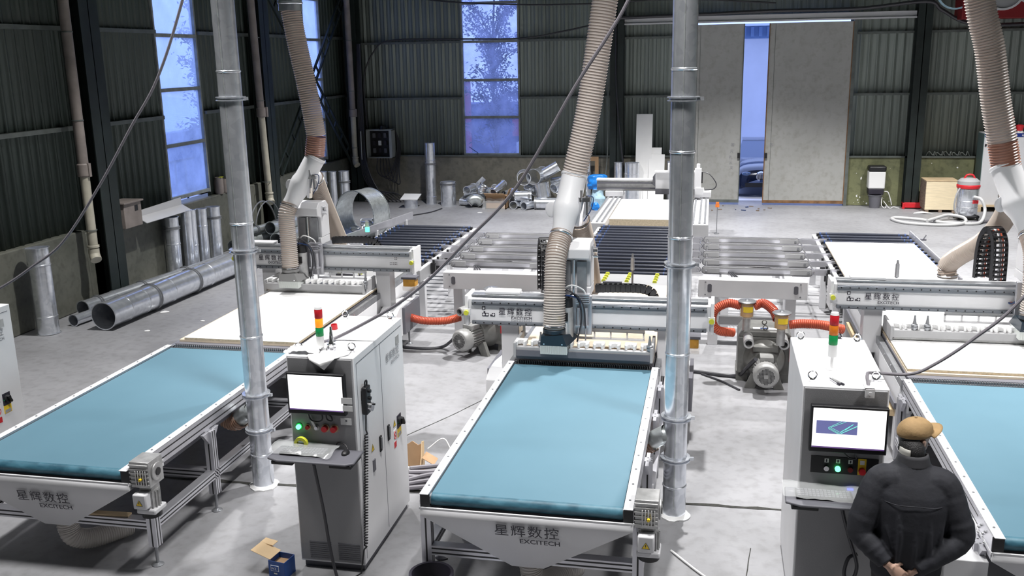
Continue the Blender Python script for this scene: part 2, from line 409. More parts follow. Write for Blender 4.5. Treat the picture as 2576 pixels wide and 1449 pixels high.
for z in (3.05, 4.67, 6.4):
    for y0, y1 in ((-9, 17.15), (18.77, 24.15), (25.32, 26.9)): mb.box(-10.6, -10.5, y0, y1, z - .035, z + .035)
struct(mb, 'trim_3', M['girt'])
# steel columns (I sections)
def icol(mb, x0, x1, y0, y1, z1=9.6, web='x'):
    t = .02
    if web == 'x': mb.box(x0, x0 + t, y0, y1, 0, z1).box(x1 - t, x1, y0, y1, 0, z1).box(x0, x1, (y0 + y1) / 2 - .01, (y0 + y1) / 2 + .01, 0, z1)
    else: mb.box(x0, x1, y0, y0 + t, 0, z1).box(x0, x1, y1 - t, y1, 0, z1).box((x0 + x1) / 2 - .01, (x0 + x1) / 2 + .01, y0, y1, 0, z1)
for q in ((-10.5, -10.2, 14.45, 14.95, 'x'), (-10.5, -10.2, 20.95, 21.4, 'x'), (-10.35, -9.98, 26.45, 26.85, 'y'), (-2.78, -2.42, 26.5, 26.86, 'y'), (4.97, 5.32, 26.5, 26.86, 'y')):
    mb = MB(); icol(mb, *q[:4], web=q[4]); struct(mb, 'steel_column', M['column'])
# door: header rail and two sliding leaves with a gap
struct(MB().box(-2.42, 4.97, 26.72, 26.86, 4.86, 5.02).box(-2.42, 4.97, 26.66, 26.72, 4.84, 4.88), 'trim_4', M['white2'])
def leaf(name, x0, x1, seam, lab):
    o = tag(MB().box(x0, x1, 26.76, 26.84, .08, 4.8).build(name, M['doorskin'], bev=.006), kind='structure')
    r = MB().box(x0 - .005, x1 + .005, 26.752, 26.762, .06, .14).box(x0 - .012, x0 + .012, 26.745, 26.85, .06, 4.8).box(x1 - .012, x1 + .012, 26.745, 26.85, .06, 4.8)
    r.build('edge_strip', M['rust'] if name == 'door_2' else M['girt'], o)
    MB().box(seam - .004, seam + .004, 26.755, 26.762, .1, 4.78).build('seam', M['girt'], o)
    return o
d1 = leaf('door_1', -.78, .73, -.4, '')
d2 = leaf('door_2', 1.38, 3.47, 1.53, '')
for o, x in ((d1, .70), (d2, 1.41)):
    MB().box(x - .035, x + .035, 26.70, 26.76, 1.28, 1.42).build('latch', M['black'], o)
mk = MB()
for (ch, z) in (('因', 1.60), ('尺', 1.42), ('孔', 1.26), ('火', 1.12), ('文', .98)): text_mb(0, ch, (.46 + .02 * math.sin(z * 9), 26.757, z), (1, 0, 0), (0, 0, 1), .1, 0, 1, .001, mk)
mk.build('chalk_writing', M['inkgrey'], d1)
mk = MB(); text_mb(0, '因', (1.5, 26.757, 1.6), (1, 0, 0), (0, 0, 1), .1, 0, 1, .001, mk); mk.build('chalk_writing', M['inkgrey'], d2)
struct(MB().box(3.48, 3.56, 26.74, 26.9, 0, 4.86), 'trim_5', M['girt'])
# floor joint full of dirt, with ragged edges
def joint(P, wd, name):
    P = resample(P, .12); mb = MB(); L_ = []; R_ = []
    for i, p in enumerate(P):
        d = (P[min(i + 1, len(P) - 1)] - P[max(i - 1, 0)]).normalized(); n_ = V(-d.y, d.x, 0)
        L_.append(p + n_ * wd * random.uniform(.3, 1.2) + V(0, 0, .004)); R_.append(p - n_ * wd * random.uniform(.3, 1.2) + V(0, 0, .004))
    mb.sheet([L_, R_]); struct(mb, name, M['crack'])
joint([(-10.4, 8.0, 0), (-4.4, 8.07, 0), (0, 8.34, 0), (8, 8.5, 0)], .035, 'trim_6')
joint([(-3.9, 8.2, 0), (-2.9, 10.2, 0), (-2.3, 11.6, 0)], .006, 'trim_7')
joint([(-.4, 6.5, 0), (.3, 6.5, 0), (.42, 7.6, 0)], .006, 'trim_8')
# ------------------------------------------------------------------ windows
def glass_mat(name, tint, dirt, clear):
    m = bpy.data.materials.new(name); m.use_nodes = True; N = m.node_tree.nodes; L = m.node_tree.links
    for n_ in list(N):
        if n_.type == 'BSDF_PRINCIPLED': N.remove(n_)
    out = N['Material Output'] if 'Material Output' in N else N.new('ShaderNodeOutputMaterial')
    tr = N.new('ShaderNodeBsdfTransparent'); tr.inputs[0].default_value = (*tint, 1)
    tl = N.new('ShaderNodeBsdfTranslucent'); tl.inputs[0].default_value = (*dirt, 1)
    gl = N.new('ShaderNodeBsdfGlossy'); gl.inputs[1].default_value = .15; gl.inputs[0].default_value = (.6, .6, .6, 1)
    tc = N.new('ShaderNodeTexCoord'); nz = N.new('ShaderNodeTexNoise'); nz.inputs['Scale'].default_value = 1.7; nz.inputs['Detail'].default_value = 9; nz.inputs['Roughness'].default_value = .6; L.new(tc.outputs['Object'], nz.inputs['Vector'])
    mr = N.new('ShaderNodeMapRange'); mr.inputs[1].default_value = .3; mr.inputs[2].default_value = .7; mr.inputs[3].default_value = 1 - clear - .18; mr.inputs[4].default_value = 1 - clear + .18; L.new(nz.outputs['Fac'], mr.inputs[0])
    m1 = N.new('ShaderNodeMixShader'); L.new(mr.outputs[0], m1.inputs[0]); L.new(tr.outputs[0], m1.inputs[1]); L.new(tl.outputs[0], m1.inputs[2])
    m2 = N.new('ShaderNodeMixShader'); m2.inputs[0].default_value = .05; L.new(m1.outputs[0], m2.inputs[1]); L.new(gl.outputs[0], m2.inputs[2]); L.new(m2.outputs[0], out.inputs[0])
    return m
M['glassl'] = glass_mat('dusty_blue_glass', (.85, .92, 1), (.72, .78, .92), .58)
M['glassb'] = glass_mat('streaked_blue_glass', (.9, .94, 1), (.62, .66, .88), .70)
def window(name, axis, fixed, a0, a1, zs, gm, inward):
    """axis 'y': window in the left wall, 'x': in the back wall"""
    o = thing(name, None, None, (fixed, (a0 + a1) / 2, zs[0]) if axis == 'y' else ((a0 + a1) / 2, fixed, zs[0])); tag(o, kind='structure')
    fr = MB(); t = .05
    def bx(mb, p0, p1, z0, z1, d0, d1):
        if axis == 'y': mb.box(fixed + d0, fixed + d1, p0, p1, z0, z1)
        else: mb.box(p0, p1, fixed + d0, fixed + d1, z0, z1)
    bx(fr, a0 - t, a0, zs[0] - t, zs[-1], -.05, .06); bx(fr, a1, a1 + t, zs[0] - t, zs[-1], -.05, .06)
    for i, z in enumerate(zs): bx(fr, a0, a1, z - .035, z + .035, -.05, .06)
    fr.build('frame', M['frame'], o, bev=.004)
    for i in range(len(zs) - 1):
        p = MB(); bx(p, a0, a1, zs[i] + .03, zs[i + 1] - .03, -.006, .006); p.build('pane', gm, o)
    return o
window('window_1', 'y', -10.62, 17.22, 18.70, [1.42, 2.47, 3.56, 4.61, 5.66, 6.7], M['glassl'], 1)
window('window_2', 'y', -10.62, 24.22, 25.26, [1.42, 2.47, 3.56, 4.61, 5.66, 6.7], M['glassl'], 1)
w3 = window('window_3', 'x', 27.0, -7.0, -5.42, [1.34, 2.40, 3.44, 4.50, 5.54, 6.6], M['glassb'], -1)
tag(MB().bar((-6.88, 26.93, 1.56), (-6.62, 26.93, 1.38), .012, .05, (0, 1, 0)).build('window_stay', M['bluecap']), 'dark blue strip lying at the bottom corner of the back window', 'window stay')
# ------------------------------------------------------------------ outside, seen through glass and the door gap
M['outwall'] = mat('pale_blue_outer_wall', (.80, .82, .90), .8, noise=.08, nscale=1)
M['outblue'] = mat('blue_cladding', (.22, .33, .55), .6)
M['outroof'] = mat('pale_roof_sheet', (.75, .85, .95), .5)
M['bark'] = mat('dark_bark', (.02, .035, .06), .8)
M['leaf'] = mat('dusk_leaf', (.03, .055, .085), .6)
M['carpaint'] = mat('dark_blue_car_paint', (.006, .012, .04), .15, .2, coat=1)
M['carglass'] = mat('car_glass', (.10, .16, .30), .08, 0, coat=1)
struct(MB().quad((-40, 27.6, -.02), (40, 27.6, -.02), (40, 70, -.02), (-40, 70, -.02)).quad((-60, -10, -.02), (-11, -10, -.02), (-11, 70, -.02), (-60, 70, -.02)), 'ground_outside', M['outwall'])
b = thing('outer_building', 'pale blue plastered building seen through the gap between the door leaves', 'building', (1, 38, 0))
MB().box(-2.5, 12, 38, 39, 0, 4.55).build('wall', M['outwall'], b)
mb = MB()
for i in range(50): mb.box(-2.5 + i * .29, -2.38 + i * .29, 37.9, 37.98, 4.62, 4.98)
mb.box(-2.5, 12, 37.98, 38.5, 4.55, 5.0); mb.build('cladding', M['outblue'], b)
MB().box(-3, 12.5, 37.4, 40, 5.0, 5.08).build('roof', M['outroof'], b)
b = thing('red_fronted_shop', 'reddish low building front behind the lowest pane of the back window', 'building', (-8, 34, 0))
MB().box(-14, -2.6, 34.5, 36, 0, 2.4).build('wall', mat('dusk_blue_wall', (.10, .13, .28), .8), b)
MB().box(-9.3, -8.7, 34.4, 34.5, .2, 3.2).build('red_panel', mat('dusk_red_panel', (.42, .09, .16), .8), b)
MB().box(-7.15, -6.3, 34.4, 34.5, 1.25, 1.85).build('red_sign', bpy.data.materials['dusk_red_panel'], b)
MB().box(-6.95, -6.4, 34.1, 34.45, .45, 1.05).cyl((-6.68, 34.11, .75), (-6.68, 34.08, .75), .2, n=20).build('air_conditioner', M['outwall'], b)
b = thing('outer_shed', 'low shed with pale sheet roof seen through the tall left window', 'shed', (-18, 27, 0))
MB().box(-24, -17, 24, 36, 0, 1.9).build('wall', mat('dusk_shed_wall', (.25, .32, .55), .8), b)
mb = MB()
for i in range(24): mb.obox((-20.5, 24 + i * .55, 2.45), (8, .5, .06), Matrix.Rotation(.12, 3, 'Y'))
mb.build('roof', M['outroof'], b)
mb = MB()
for y in range(8): mb.box(-14.2, -14.16, 20.4 + y * .5, 20.44 + y * .5, .4, 1.5)
mb.box(-14.2, -14.16, 20, 24.4, 1.46, 1.52).box(-14.2, -14.16, 20, 24.4, .7, .75)
tag(mb.build('railing', M['bark']), 'dark railing outside the tall left window', 'railing')
def tree(loc, h, spread, n, lab, seed):
    random.seed(seed); o = thing('tree', lab, 'tree', loc, 'trees outside'); br = MB(); lf = MB(); B = Vector(loc)
    br.tube(spline([B, B + V(.1, 0, h * .3), B + V(-.05, .1, h * .6), B + V(.1, 0, h)], 5), lambda i, N: .09 * (1 - .75 * i / N), 8)
    tips = []
    for k in range(n):
        z = random.uniform(.25, 1) * h; a = random.uniform(0, 6.28); r = spread * random.uniform(.5, 1)
        p0 = B + V(0, 0, z * .8); p2 = B + V(r * math.cos(a), r * .6 * math.sin(a), min(h * 1.1, z + random.uniform(-.2, .7))); p1 = p0.lerp(p2, .5) + V(0, 0, .2)
        P = spline([p0, p1, p2], 5); br.tube(P, lambda i, N: .022 * (1 - .7 * i / N), 5)
        tips += P[3:]
    for p in tips:
        for q in range(9):
            c = p + V(random.gauss(0, .10), random.gauss(0, .10), random.gauss(0, .09)); a = random.uniform(0, 6.28); e = random.uniform(-.9, .9); L_ = random.uniform(.08, .17)
            d = V(math.cos(a) * math.cos(e), math.sin(a) * math.cos(e), math.sin(e)); s_ = d.orthogonal().normalized() * L_ * .2; up = d.cross(s_) * .5
            lf._a([c, c + d * L_ * .45 + s_ + up, c + d * L_, c + d * L_ * .45 - s_ + up], [(0, 1, 2), (0, 2, 3)])
    br.build('trunk', M['bark'], o); lf.build('foliage', M['leaf'], o)
tree((-6.75, 29.6, 0), 5.8, 1.15, 62, 'broad-leaved tree close behind the panes of the back window', 5)
tree((-13.5, 24.5, 0), 5.5, 1.3, 24, 'bare-branched tree behind the upper panes of the tall left window', 8)
tree((-13, 33.2, 0), 5.2, 1.2, 20, 'tree behind the narrow left window near the corner', 9)
# car nosing towards the door gap
car = thing('car', 'dark blue car parked outside, front seen through the gap between the door leaves', 'car', (1.55, 30.2, 0))
cx = 1.55
def sect(y, hw, z0, z1, r=.18):
    return [(cx - hw, y, z0), (cx - hw * 1.02, y, (z0 + z1) / 2), (cx - hw * .93, y, z1 - r * .4), (cx - hw * .6, y, z1), (cx, y, z1 + .03), (cx + hw * .6, y, z1), (cx + hw * .93, y, z1 - r * .4), (cx + hw * 1.02, y, (z0 + z1) / 2), (cx + hw, y, z0)]
MB().sheet([sect(30.02, .55, .3, .5), sect(30.04, .70, .25, .62), sect(30.12, .82, .22, .78), sect(30.3, .88, .22, .86), sect(30.9, .91, .22, .95), sect(31.5, .92, .22, 1.0), sect(34.4, .90, .22, 1.0)]).box(cx - .5, cx + .5, 34.3, 34.4, .25, .9).build('body', M['carpaint'], car, sub=1)
MB().sheet([[(cx + q * .82, 31.4, 1.0) for q in (-1, -.5, 0, .5, 1)], [(cx + q * .66, 32.2, 1.46) for q in (-1, -.5, 0, .5, 1)]]).sheet([[(cx - .82, 31.4, 1.0), (cx - .88, 33.5, 1.0)], [(cx - .66, 32.2, 1.46), (cx - .66, 33.3, 1.46)]]).build('windscreen', M['carglass'], car)
MB().prism([(32.15, 1.44), (32.6, 1.5), (33.3, 1.46), (33.3, 1.43), (32.2, 1.42)], 'yz', cx - .66, cx + .66).build('roof', M['carpaint'], car)
for sx in (-1, 1):
    g = MB().cyl((cx + sx * .17, 30.06, .62), (cx + sx * .17, 29.99, .60), .14, .13, 16)
    gr = g.build('grille', M['chrome'], car)
    mb = MB()
    for k in range(7): mb.box(cx + sx * .17 - .10 + k * .03, cx + sx * .17 - .085 + k * .03, 29.97, 29.99, .52, .70)
    mb.build('grille_bar', M['black'], gr)
    MB().ball((cx + sx * .55, 30.14, .66), .16, 14, 8, 0, (1, .5, .45)).build('headlight', M['carglass'], car)
    MB().cyl((cx + sx * .78, 30.75, .31), (cx + sx * .95, 30.75, .31), .31, n=24).build('wheel', M['rubber'], car)
    MB().cyl((cx + sx * .78, 33.5, .31), (cx + sx * .95, 33.5, .31), .31, n=24).build('wheel', M['rubber'], car)
MB().box(cx - .6, cx + .6, 29.98, 30.05, .3, .42).build('lower_grille', M['black'], car)
MB().box(cx - .2, cx + .2, 29.96, 29.99, .45, .52).build('number_plate', M['bluecap'], car)

car.location = (1.55, 28.35, 0)
# ------------------------------------------------------------------ shared machine pieces
def slotted(x0, x1, z0, z1, sx=(), sz=(), s=.007, d=.013):
    """outline of a T-slot profile; sx: slot fractions on top/bottom, sz: slot fractions on both sides"""
    P = [(x0, z0)]
    for q in sx: c = x0 + (x1 - x0) * q; P += [(c - s, z0), (c - s, z0 + d), (c + s, z0 + d), (c + s, z0)]
    P.append((x1, z0))
    for q in sz: c = z0 + (z1 - z0) * q; P += [(x1, c - s), (x1 - d, c - s), (x1 - d, c + s), (x1, c + s)]
    P.append((x1, z1))
    for q in reversed(sx): c = x0 + (x1 - x0) * q; P += [(c + s, z1), (c + s, z1 - d), (c - s, z1 - d), (c - s, z1)]
    P.append((x0, z1))
    for q in reversed(sz): c = z0 + (z1 - z0) * q; P += [(x0, c + s), (x0 + d, c + s), (x0 + d, c - s), (x0, c - s)]
    return P
def shade_slots(mb, plane, x0, x1, z0, z1, a, b, sz, sx=()):  # black strips that paint in the shade inside the profile slots
    d = .011
    for q in sz:
        c = z0 + (z1 - z0) * q
        for xa, xb in ((x0 + .001, x0 + d), (x1 - d, x1 - .001)):
            mb.prism([(xa, c - .0068), (xb, c - .0068), (xb, c + .0068), (xa, c + .0068)], plane, a, b)
    for q in sx:
        c = x0 + (x1 - x0) * q
        for za, zb in ((z0 + .001, z0 + d), (z1 - d, z1 - .001)):
            mb.prism([(c - .0068, za), (c + .0068, za), (c + .0068, zb), (c - .0068, zb)], plane, a, b)
def brandtext(parent, o, ux, uz, ch, mname='ink', name='lettering', wide=None, en=True):
    """the four characters with the Latin name right-aligned below; o = left end of the character baseline, ch = character size"""
    o = Vector(o); ux = Vector(ux).normalized(); uz = Vector(uz).normalized(); mb = MB(); sp = (wide or ch * 4.35) / 4.0
    for i, c in enumerate('星辉数控'): text_mb(0, c, o + ux * (sp * i), ux, uz, ch, ch * .006, 1, .003, mb)
    if en:
        end = sp * 3 + ch; L = end * .62
        t2, wd = text_mb(0, 'EXCITECH', (0, 0, 0), (1, 0, 0), (0, 0, 1), ch * .5, ch * .008, 1.0, 0)
        text_mb(0, 'EXCITECH', o + ux * (end - L) - uz * ch * .62, ux, uz, ch * .5, ch * .009, L / wd, .003, mb)
    return mb.build(name, M[mname], parent)
def warning(parent, c, ux, uz, s, name='warning_label'):
    c = Vector(c); ux = Vector(ux).normalized(); uz = Vector(uz).normalized(); n_ = ux.cross(uz)
    def tri(mb, k, d): mb._a([c + ux * (-s * .5 * k) - uz * s * .43 * k + n_ * d, c + ux * (s * .5 * k) - uz * s * .43 * k + n_ * d, c + uz * s * .43 * k + n_ * d], [(0, 1, 2)])
    a = MB(); tri(a, 1.0, .002); o = a.build(name, M['ink'], parent)
    b = MB(); tri(b, .84, .003); b.build('yellow_field', M['yellow'], o)
    z = MB(); z._a([c + ux * s * q[0] + uz * s * q[1] + n_ * .004 for q in ((-.02, .2), (.08, .2), (.02, .02), (.09, .02), (-.04, -.3), (-.01, -.08), (-.09, -.08))], [(0, 6, 5, 4, 3, 2, 1)]); z.build('lightning_sign', M['ink'], o)
    return o
def foot(mb, x, y, ztop): mb.cyl((x, y, .02), (x, y, ztop), .014, n=10).lathe([(.05, 0), (.05, .006), (.02, .022)], (x, y, 0), (x, y, 1), 16, True, 0, True)
def gearmotor(parent, x, y, name='gearmotor'):
    g = MB().box(x - .10, x + .07, y - .09, y + .11, .80, 1.02)
    for k in range(6): g.box(x - .11 + .004, x + .065, y - .098, y - .085, .82 + k * .033, .833 + k * .033)
    for k in range(5): g.box(x - .05 + k * .022, x - .04 + k * .022, y - .105, y - .09, .82, .95)
    g.cyl((x + .07, y + .01, .91), (x + .085, y + .01, .91), .075, n=24).box(x - .06, x + .05, y - .05, y + .07, .74, .80)
    o = g.build(name, M['castlite'], parent, bev=.006)
    MB().cyl((x + .085, y + .01, .91), (x + .092, y + .01, .91), .032, n=20).build('shaft_cap', M['black'], o)
    MB().cyl((x + .0, y - .1, .88), (x + .0, y - .125, .88), .011, n=10).build('breather_plug', M['yellow'], o)
    m_ = MB().cyl((x, y, .57), (x, y, .76), .066, n=24)
    for k in range(16):
        a = k * math.pi / 8; m_.obox((x + .07 * math.cos(a), y + .07 * math.sin(a), .665), (.02, .006, .17), Matrix.Rotation(a, 3, 'Z'))
    m_.build('motor_body', M['castlite'], o)
    MB().box(x - .075, x + .045, y - .135, y - .06, .63, .76).build('terminal_box', M['white2'], o, bev=.012)
    warning(o, (x - .015, y - .137, .69), (1, 0, 0), (0, 0, 1), .06)
    MB().box(x - .085, x + .085, y - .085, y + .085, .565, .61).build('fan_guard', M['white2'], o, bev=.012)
    MB().cyl((x, y, .525), (x, y, .57), .078, n=24).build('fan_cover', M['black'], o)
    return o
# ------------------------------------------------------------------ unloading belt conveyors
def conveyor(c, lab, motor=True, side='l'):
    o = thing('unloading_conveyor', lab, 'conveyor', (c, 7.9, 0), 'blue belt unloading conveyors')
    y0, y1 = 6.27, 9.46; zb = .93
    n = 14; P = [(y0 + .06 + .05 * math.cos(math.pi / 2 + math.pi * k / n), .88 + .05 * math.sin(math.pi / 2 + math.pi * k / n)) for k in range(n + 1)]
    P += [(y1 - .05 + .05 * math.cos(-math.pi / 2 + math.pi * k / n), .88 + .05 * math.sin(-math.pi / 2 + math.pi * k / n)) for k in range(n + 1)]
    Pi = [(y0 + .06 + (y - y0 - .06) * (.995), .88 + (z - .88) * .9) for y, z in P]
    be = MB(); be.prism(P, 'yz', c - .715, c + .715); belt = be.build('belt', M['belt'], o)
    e = MB(); ang = [math.radians(98 + 7.5 * k) for k in range(24)]
    r0, r1 = .0508, .0515
    e.sheet([[(c + s, y0 + .06 + .0512 * math.cos(a), .88 + .0512 * math.sin(a)) for s in (-.713, -.3, .3, .713)] for a in ang]); e.build('belt_turn', M['beltend'], belt)
    for sx in (-1, 1):
        xa, xb = sorted((c + sx * .722, c + sx * .79)); sz = (.3, .72)
        r = MB().prism(slotted(xa, xb, .80, .945, (), sz), 'xz', y0, y1).build('side_rail', M['alu'], o)
        q = MB(); shade_slots(q, 'xz', xa, xb, .80, .945, y0 + .002, y1 - .002, sz); q.build('slot_shade', M['black'], r)
        t = MB().box(xa, xb, y0 - .03, y1, .946, .952)
        t.build('cover_strip', M['white2'], r, bev=.002)
        bo = MB()
        for k in range(12): bo.cyl((c + sx * .757, y0 + .12 + k * .27, .952), (c + sx * .757, y0 + .12 + k * .27, .956), .009, n=8)
        bo.build('bolt', M['steel'], r)
        cap = MB().box(xa - .002, xb + .002, y0 - .006, y0, .80, .944); cap.build('end_cap', M['black'], r)
        for k, y in enumerate((6.48, 7.48, 8.50, 9.32)):
            x0, x1 = sorted((c + sx * .775, c + sx * .855))
            l = MB().prism(slotted(x0, x1, y - .04, y + .04, (.5,), (.27, .73)), 'xy', .18, .80).build('leg', M['alu'], o)
            q = MB(); shade_slots(q, 'xy', x0, x1, y - .04, y + .04, .182, .80, (.27, .73), (.5,)); q.build('slot_shade', M['black'], l)
            f = MB(); foot(f, c + sx * .815, y, .18); f.build('levelling_foot', M['steel'], l)
            g = MB()
            for d in (-1, 1): g.prism([(y + d * .04, .80), (y + d * .14, .80), (y + d * .04, .68)] if d > 0 else [(y + d * .04, .80), (y + d * .04, .68), (y + d * .14, .80)], 'yz', c + sx * .80, c + sx * .83)
            g.build('corner_bracket', M['alu'], l)
        xa, xb = sorted((c + sx * .775, c + sx * .855))
        r = MB().prism(slotted(xa, xb, .34, .42, (), (.27, .73)), 'xz', 6.52, 9.28).build('lower_rail', M['alu'], o)
        q = MB(); shade_slots(q, 'xz', xa, xb, .34, .42, 6.53, 9.27, (.27, .73)); q.build('slot_shade', M['black'], r)
    for y in (6.48, 7.48, 9.32):
        r = MB().prism(slotted(y - .04, y + .04, .34, .42, (), (.27, .73)), 'yz', c - .775, c + .775).build('cross_rail', M['alu'], o)
        q = MB(); shade_slots(q, 'yz', y - .04, y + .04, .34, .42, c - .77, c + .77, (.27, .73)); q.build('slot_shade', M['black'], r)
    MB().box(c - .70, c + .70, 6.5, 9.4, .70, .78).build('drip_pan', M['dgrey'], o)
    # hopper under the drive roller
    h = MB(); T = [(-.79, 6.25), (.79, 6.25), (.79, 6.75), (-.79, 6.75)]; U = [(-.12, 6.36), (.12, 6.36), (.12, 6.6), (-.12, 6.6)]
    vs = [(c + x, y, .83) for x, y in T] + [(c + x, y, .775) for x, y in T] + [(c + x, y, .36) for x, y in U]
    fs = [(a + i, a + (i + 1) % 4, a + 4 + (i + 1) % 4, a + 4 + i) for a in (0, 4) for i in range(4)]
    h._a(vs, fs); hp = h.build('hopper', M['white2'], o, solid=.006, sharp=10)
    fl = MB()
    for (xa, xb, ya, yb) in ((-.79, .79, 6.245, 6.262), (-.79, .79, 6.74, 6.757), (-.8, -.784, 6.25, 6.75), (.784, .8, 6.25, 6.75)): fl.box(c + xa, c + xb, ya, yb, .822, .838)
    fl.build('hopper_rim', M['white2'], hp)
    nrm = V(0, -1, -.26).normalized(); uz = V(0, -.255, .967).normalized()
    ctr = V(c, 6.245, .775) + V(0, .11, -.415) * .28
    lx = -.27 if side == 'l' else -.23
    brandtext(hp, ctr + V(lx + .0, -.012, .0) + uz * (-.045 if side == 'l' else .01), (1, 0, 0), uz, .115, wide=.50)
    ho = MB().hose([(c, 6.48, .38), (c, 6.48, .28), (c + .03, 6.5, .18), (c + .12, 6.62, .11), (c + .3, 6.9, .10)], .085, .02, 16); ho.build('outlet_hose', [M['filmc'], M['filmc']], o)
    dr = MB().cyl((c - .73, 6.33, .88), (c + .73, 6.33, .88), .044, n=20); dr.build('drive_roller', M['steel'], o)
    for sx in (-1, 1):
        b_ = MB().box(c + sx * .79, c + sx * .796, 6.27, 6.62, .78, .945); bo = b_.build('bearing_plate', M['alu'], o)
        k = MB()
        for (yy, zz) in ((6.42, .9), (6.47, .86), (6.52, .9), (6.57, .86), (6.42, .82), (6.57, .82)): k.ball((c + sx * .8, yy, zz), .011, 8, 6)
        k.build('bolt', M['chrome'], bo)
    if motor: gearmotor(o, c + .90, 6.36)
    return o
CL, CC, CR = -5.27, -1.265, 2.69
conveyor(CL, 'long blue belt conveyor whose belt meets a bare white board, nearest the tall window', side='l')
conveyor(CC, 'blue belt conveyor between the two round upright ducts, its whole hopper in view', side='m')
conveyor(CR, 'blue belt conveyor beside the man in the tan cap', motor=False, side='m')
# ------------------------------------------------------------------ routers
def chain(parent, P, wd, ht, side, name='cable_chain', step=.055, wires=True):
    P = resample(spline(P, 10), step); o = MB(); side = Vector(side).normalized()
    for a, b in zip(P, P[1:]):
        d = (b - a).normalized(); up = side.cross(d).normalized()
        if up.length < .1: continue
        for s in (-1, 1):
            R = Matrix((d, side, up)).transposed(); o.obox((a + b) / 2 + side * s * wd * .5, ((b - a).length * 1.05, .008, ht), R)
        for s in (-1, 1): o.obox((a + b) / 2 + up * s * ht * .5, ((b - a).length * .42, wd, .007), Matrix((d, side, up)).transposed())
    c = o.build(name, M['black'], parent)
    if wires:
        for k, (m_, off) in enumerate((('cable', -.3), ('redhose', .25), ('whiteplastic', 0), ('cablegrey', .1))):
            MB().tube([p + side * wd * off for p in P], .009, 6).build('wire', M[m_], c)
    return c
def diamonds(parent, o, mirror=False, s=.036):
    """the L of black squares with white diamonds"""
    o = Vector(o); b = MB(); w_ = MB()
    sq = [(0, 2), (0, 1), (0, 0), (1, 0), (2, 0), (3, 0)] if not mirror else [(3, 2), (1, 0), (2.4, 0), (3, 0)]
    for i, j in sq:
        x = o.x + i * s; z = o.z + j * s * 1.0
        if mirror:
            for (a0, a1, e0, e1) in ((.05, .3, .05, .95), (.7, .95, .05, .95)): b.box(x + s * a0, x + s * a1, o.y - .003, o.y, z + s * e0, z + s * .3); b.box(x + s * a0, x + s * a1, o.y - .003, o.y, z + s * .7, z + s * e1)
            continue
        if (i, j) in ((0, 1), (2, 0)):
            b.box(x + s * .45, x + s * .95, o.y - .003, o.y, z + s * .05, z + s * .5); continue
        b.box(x, x + s * .98, o.y - .003, o.y, z, z + s * .98)
        w_._a([(x + s * .5, o.y - .0045, z + s * .08), (x + s * .9, o.y - .0045, z + s * .5), (x + s * .5, o.y - .0045, z + s * .9), (x + s * .1, o.y - .0045, z + s * .5)], [(0, 1, 2, 3)])
    q = b.build('diamond_mark', M['ink'], parent)
    if w_.v: w_.build('white_diamond', M['white'], q)
    return q
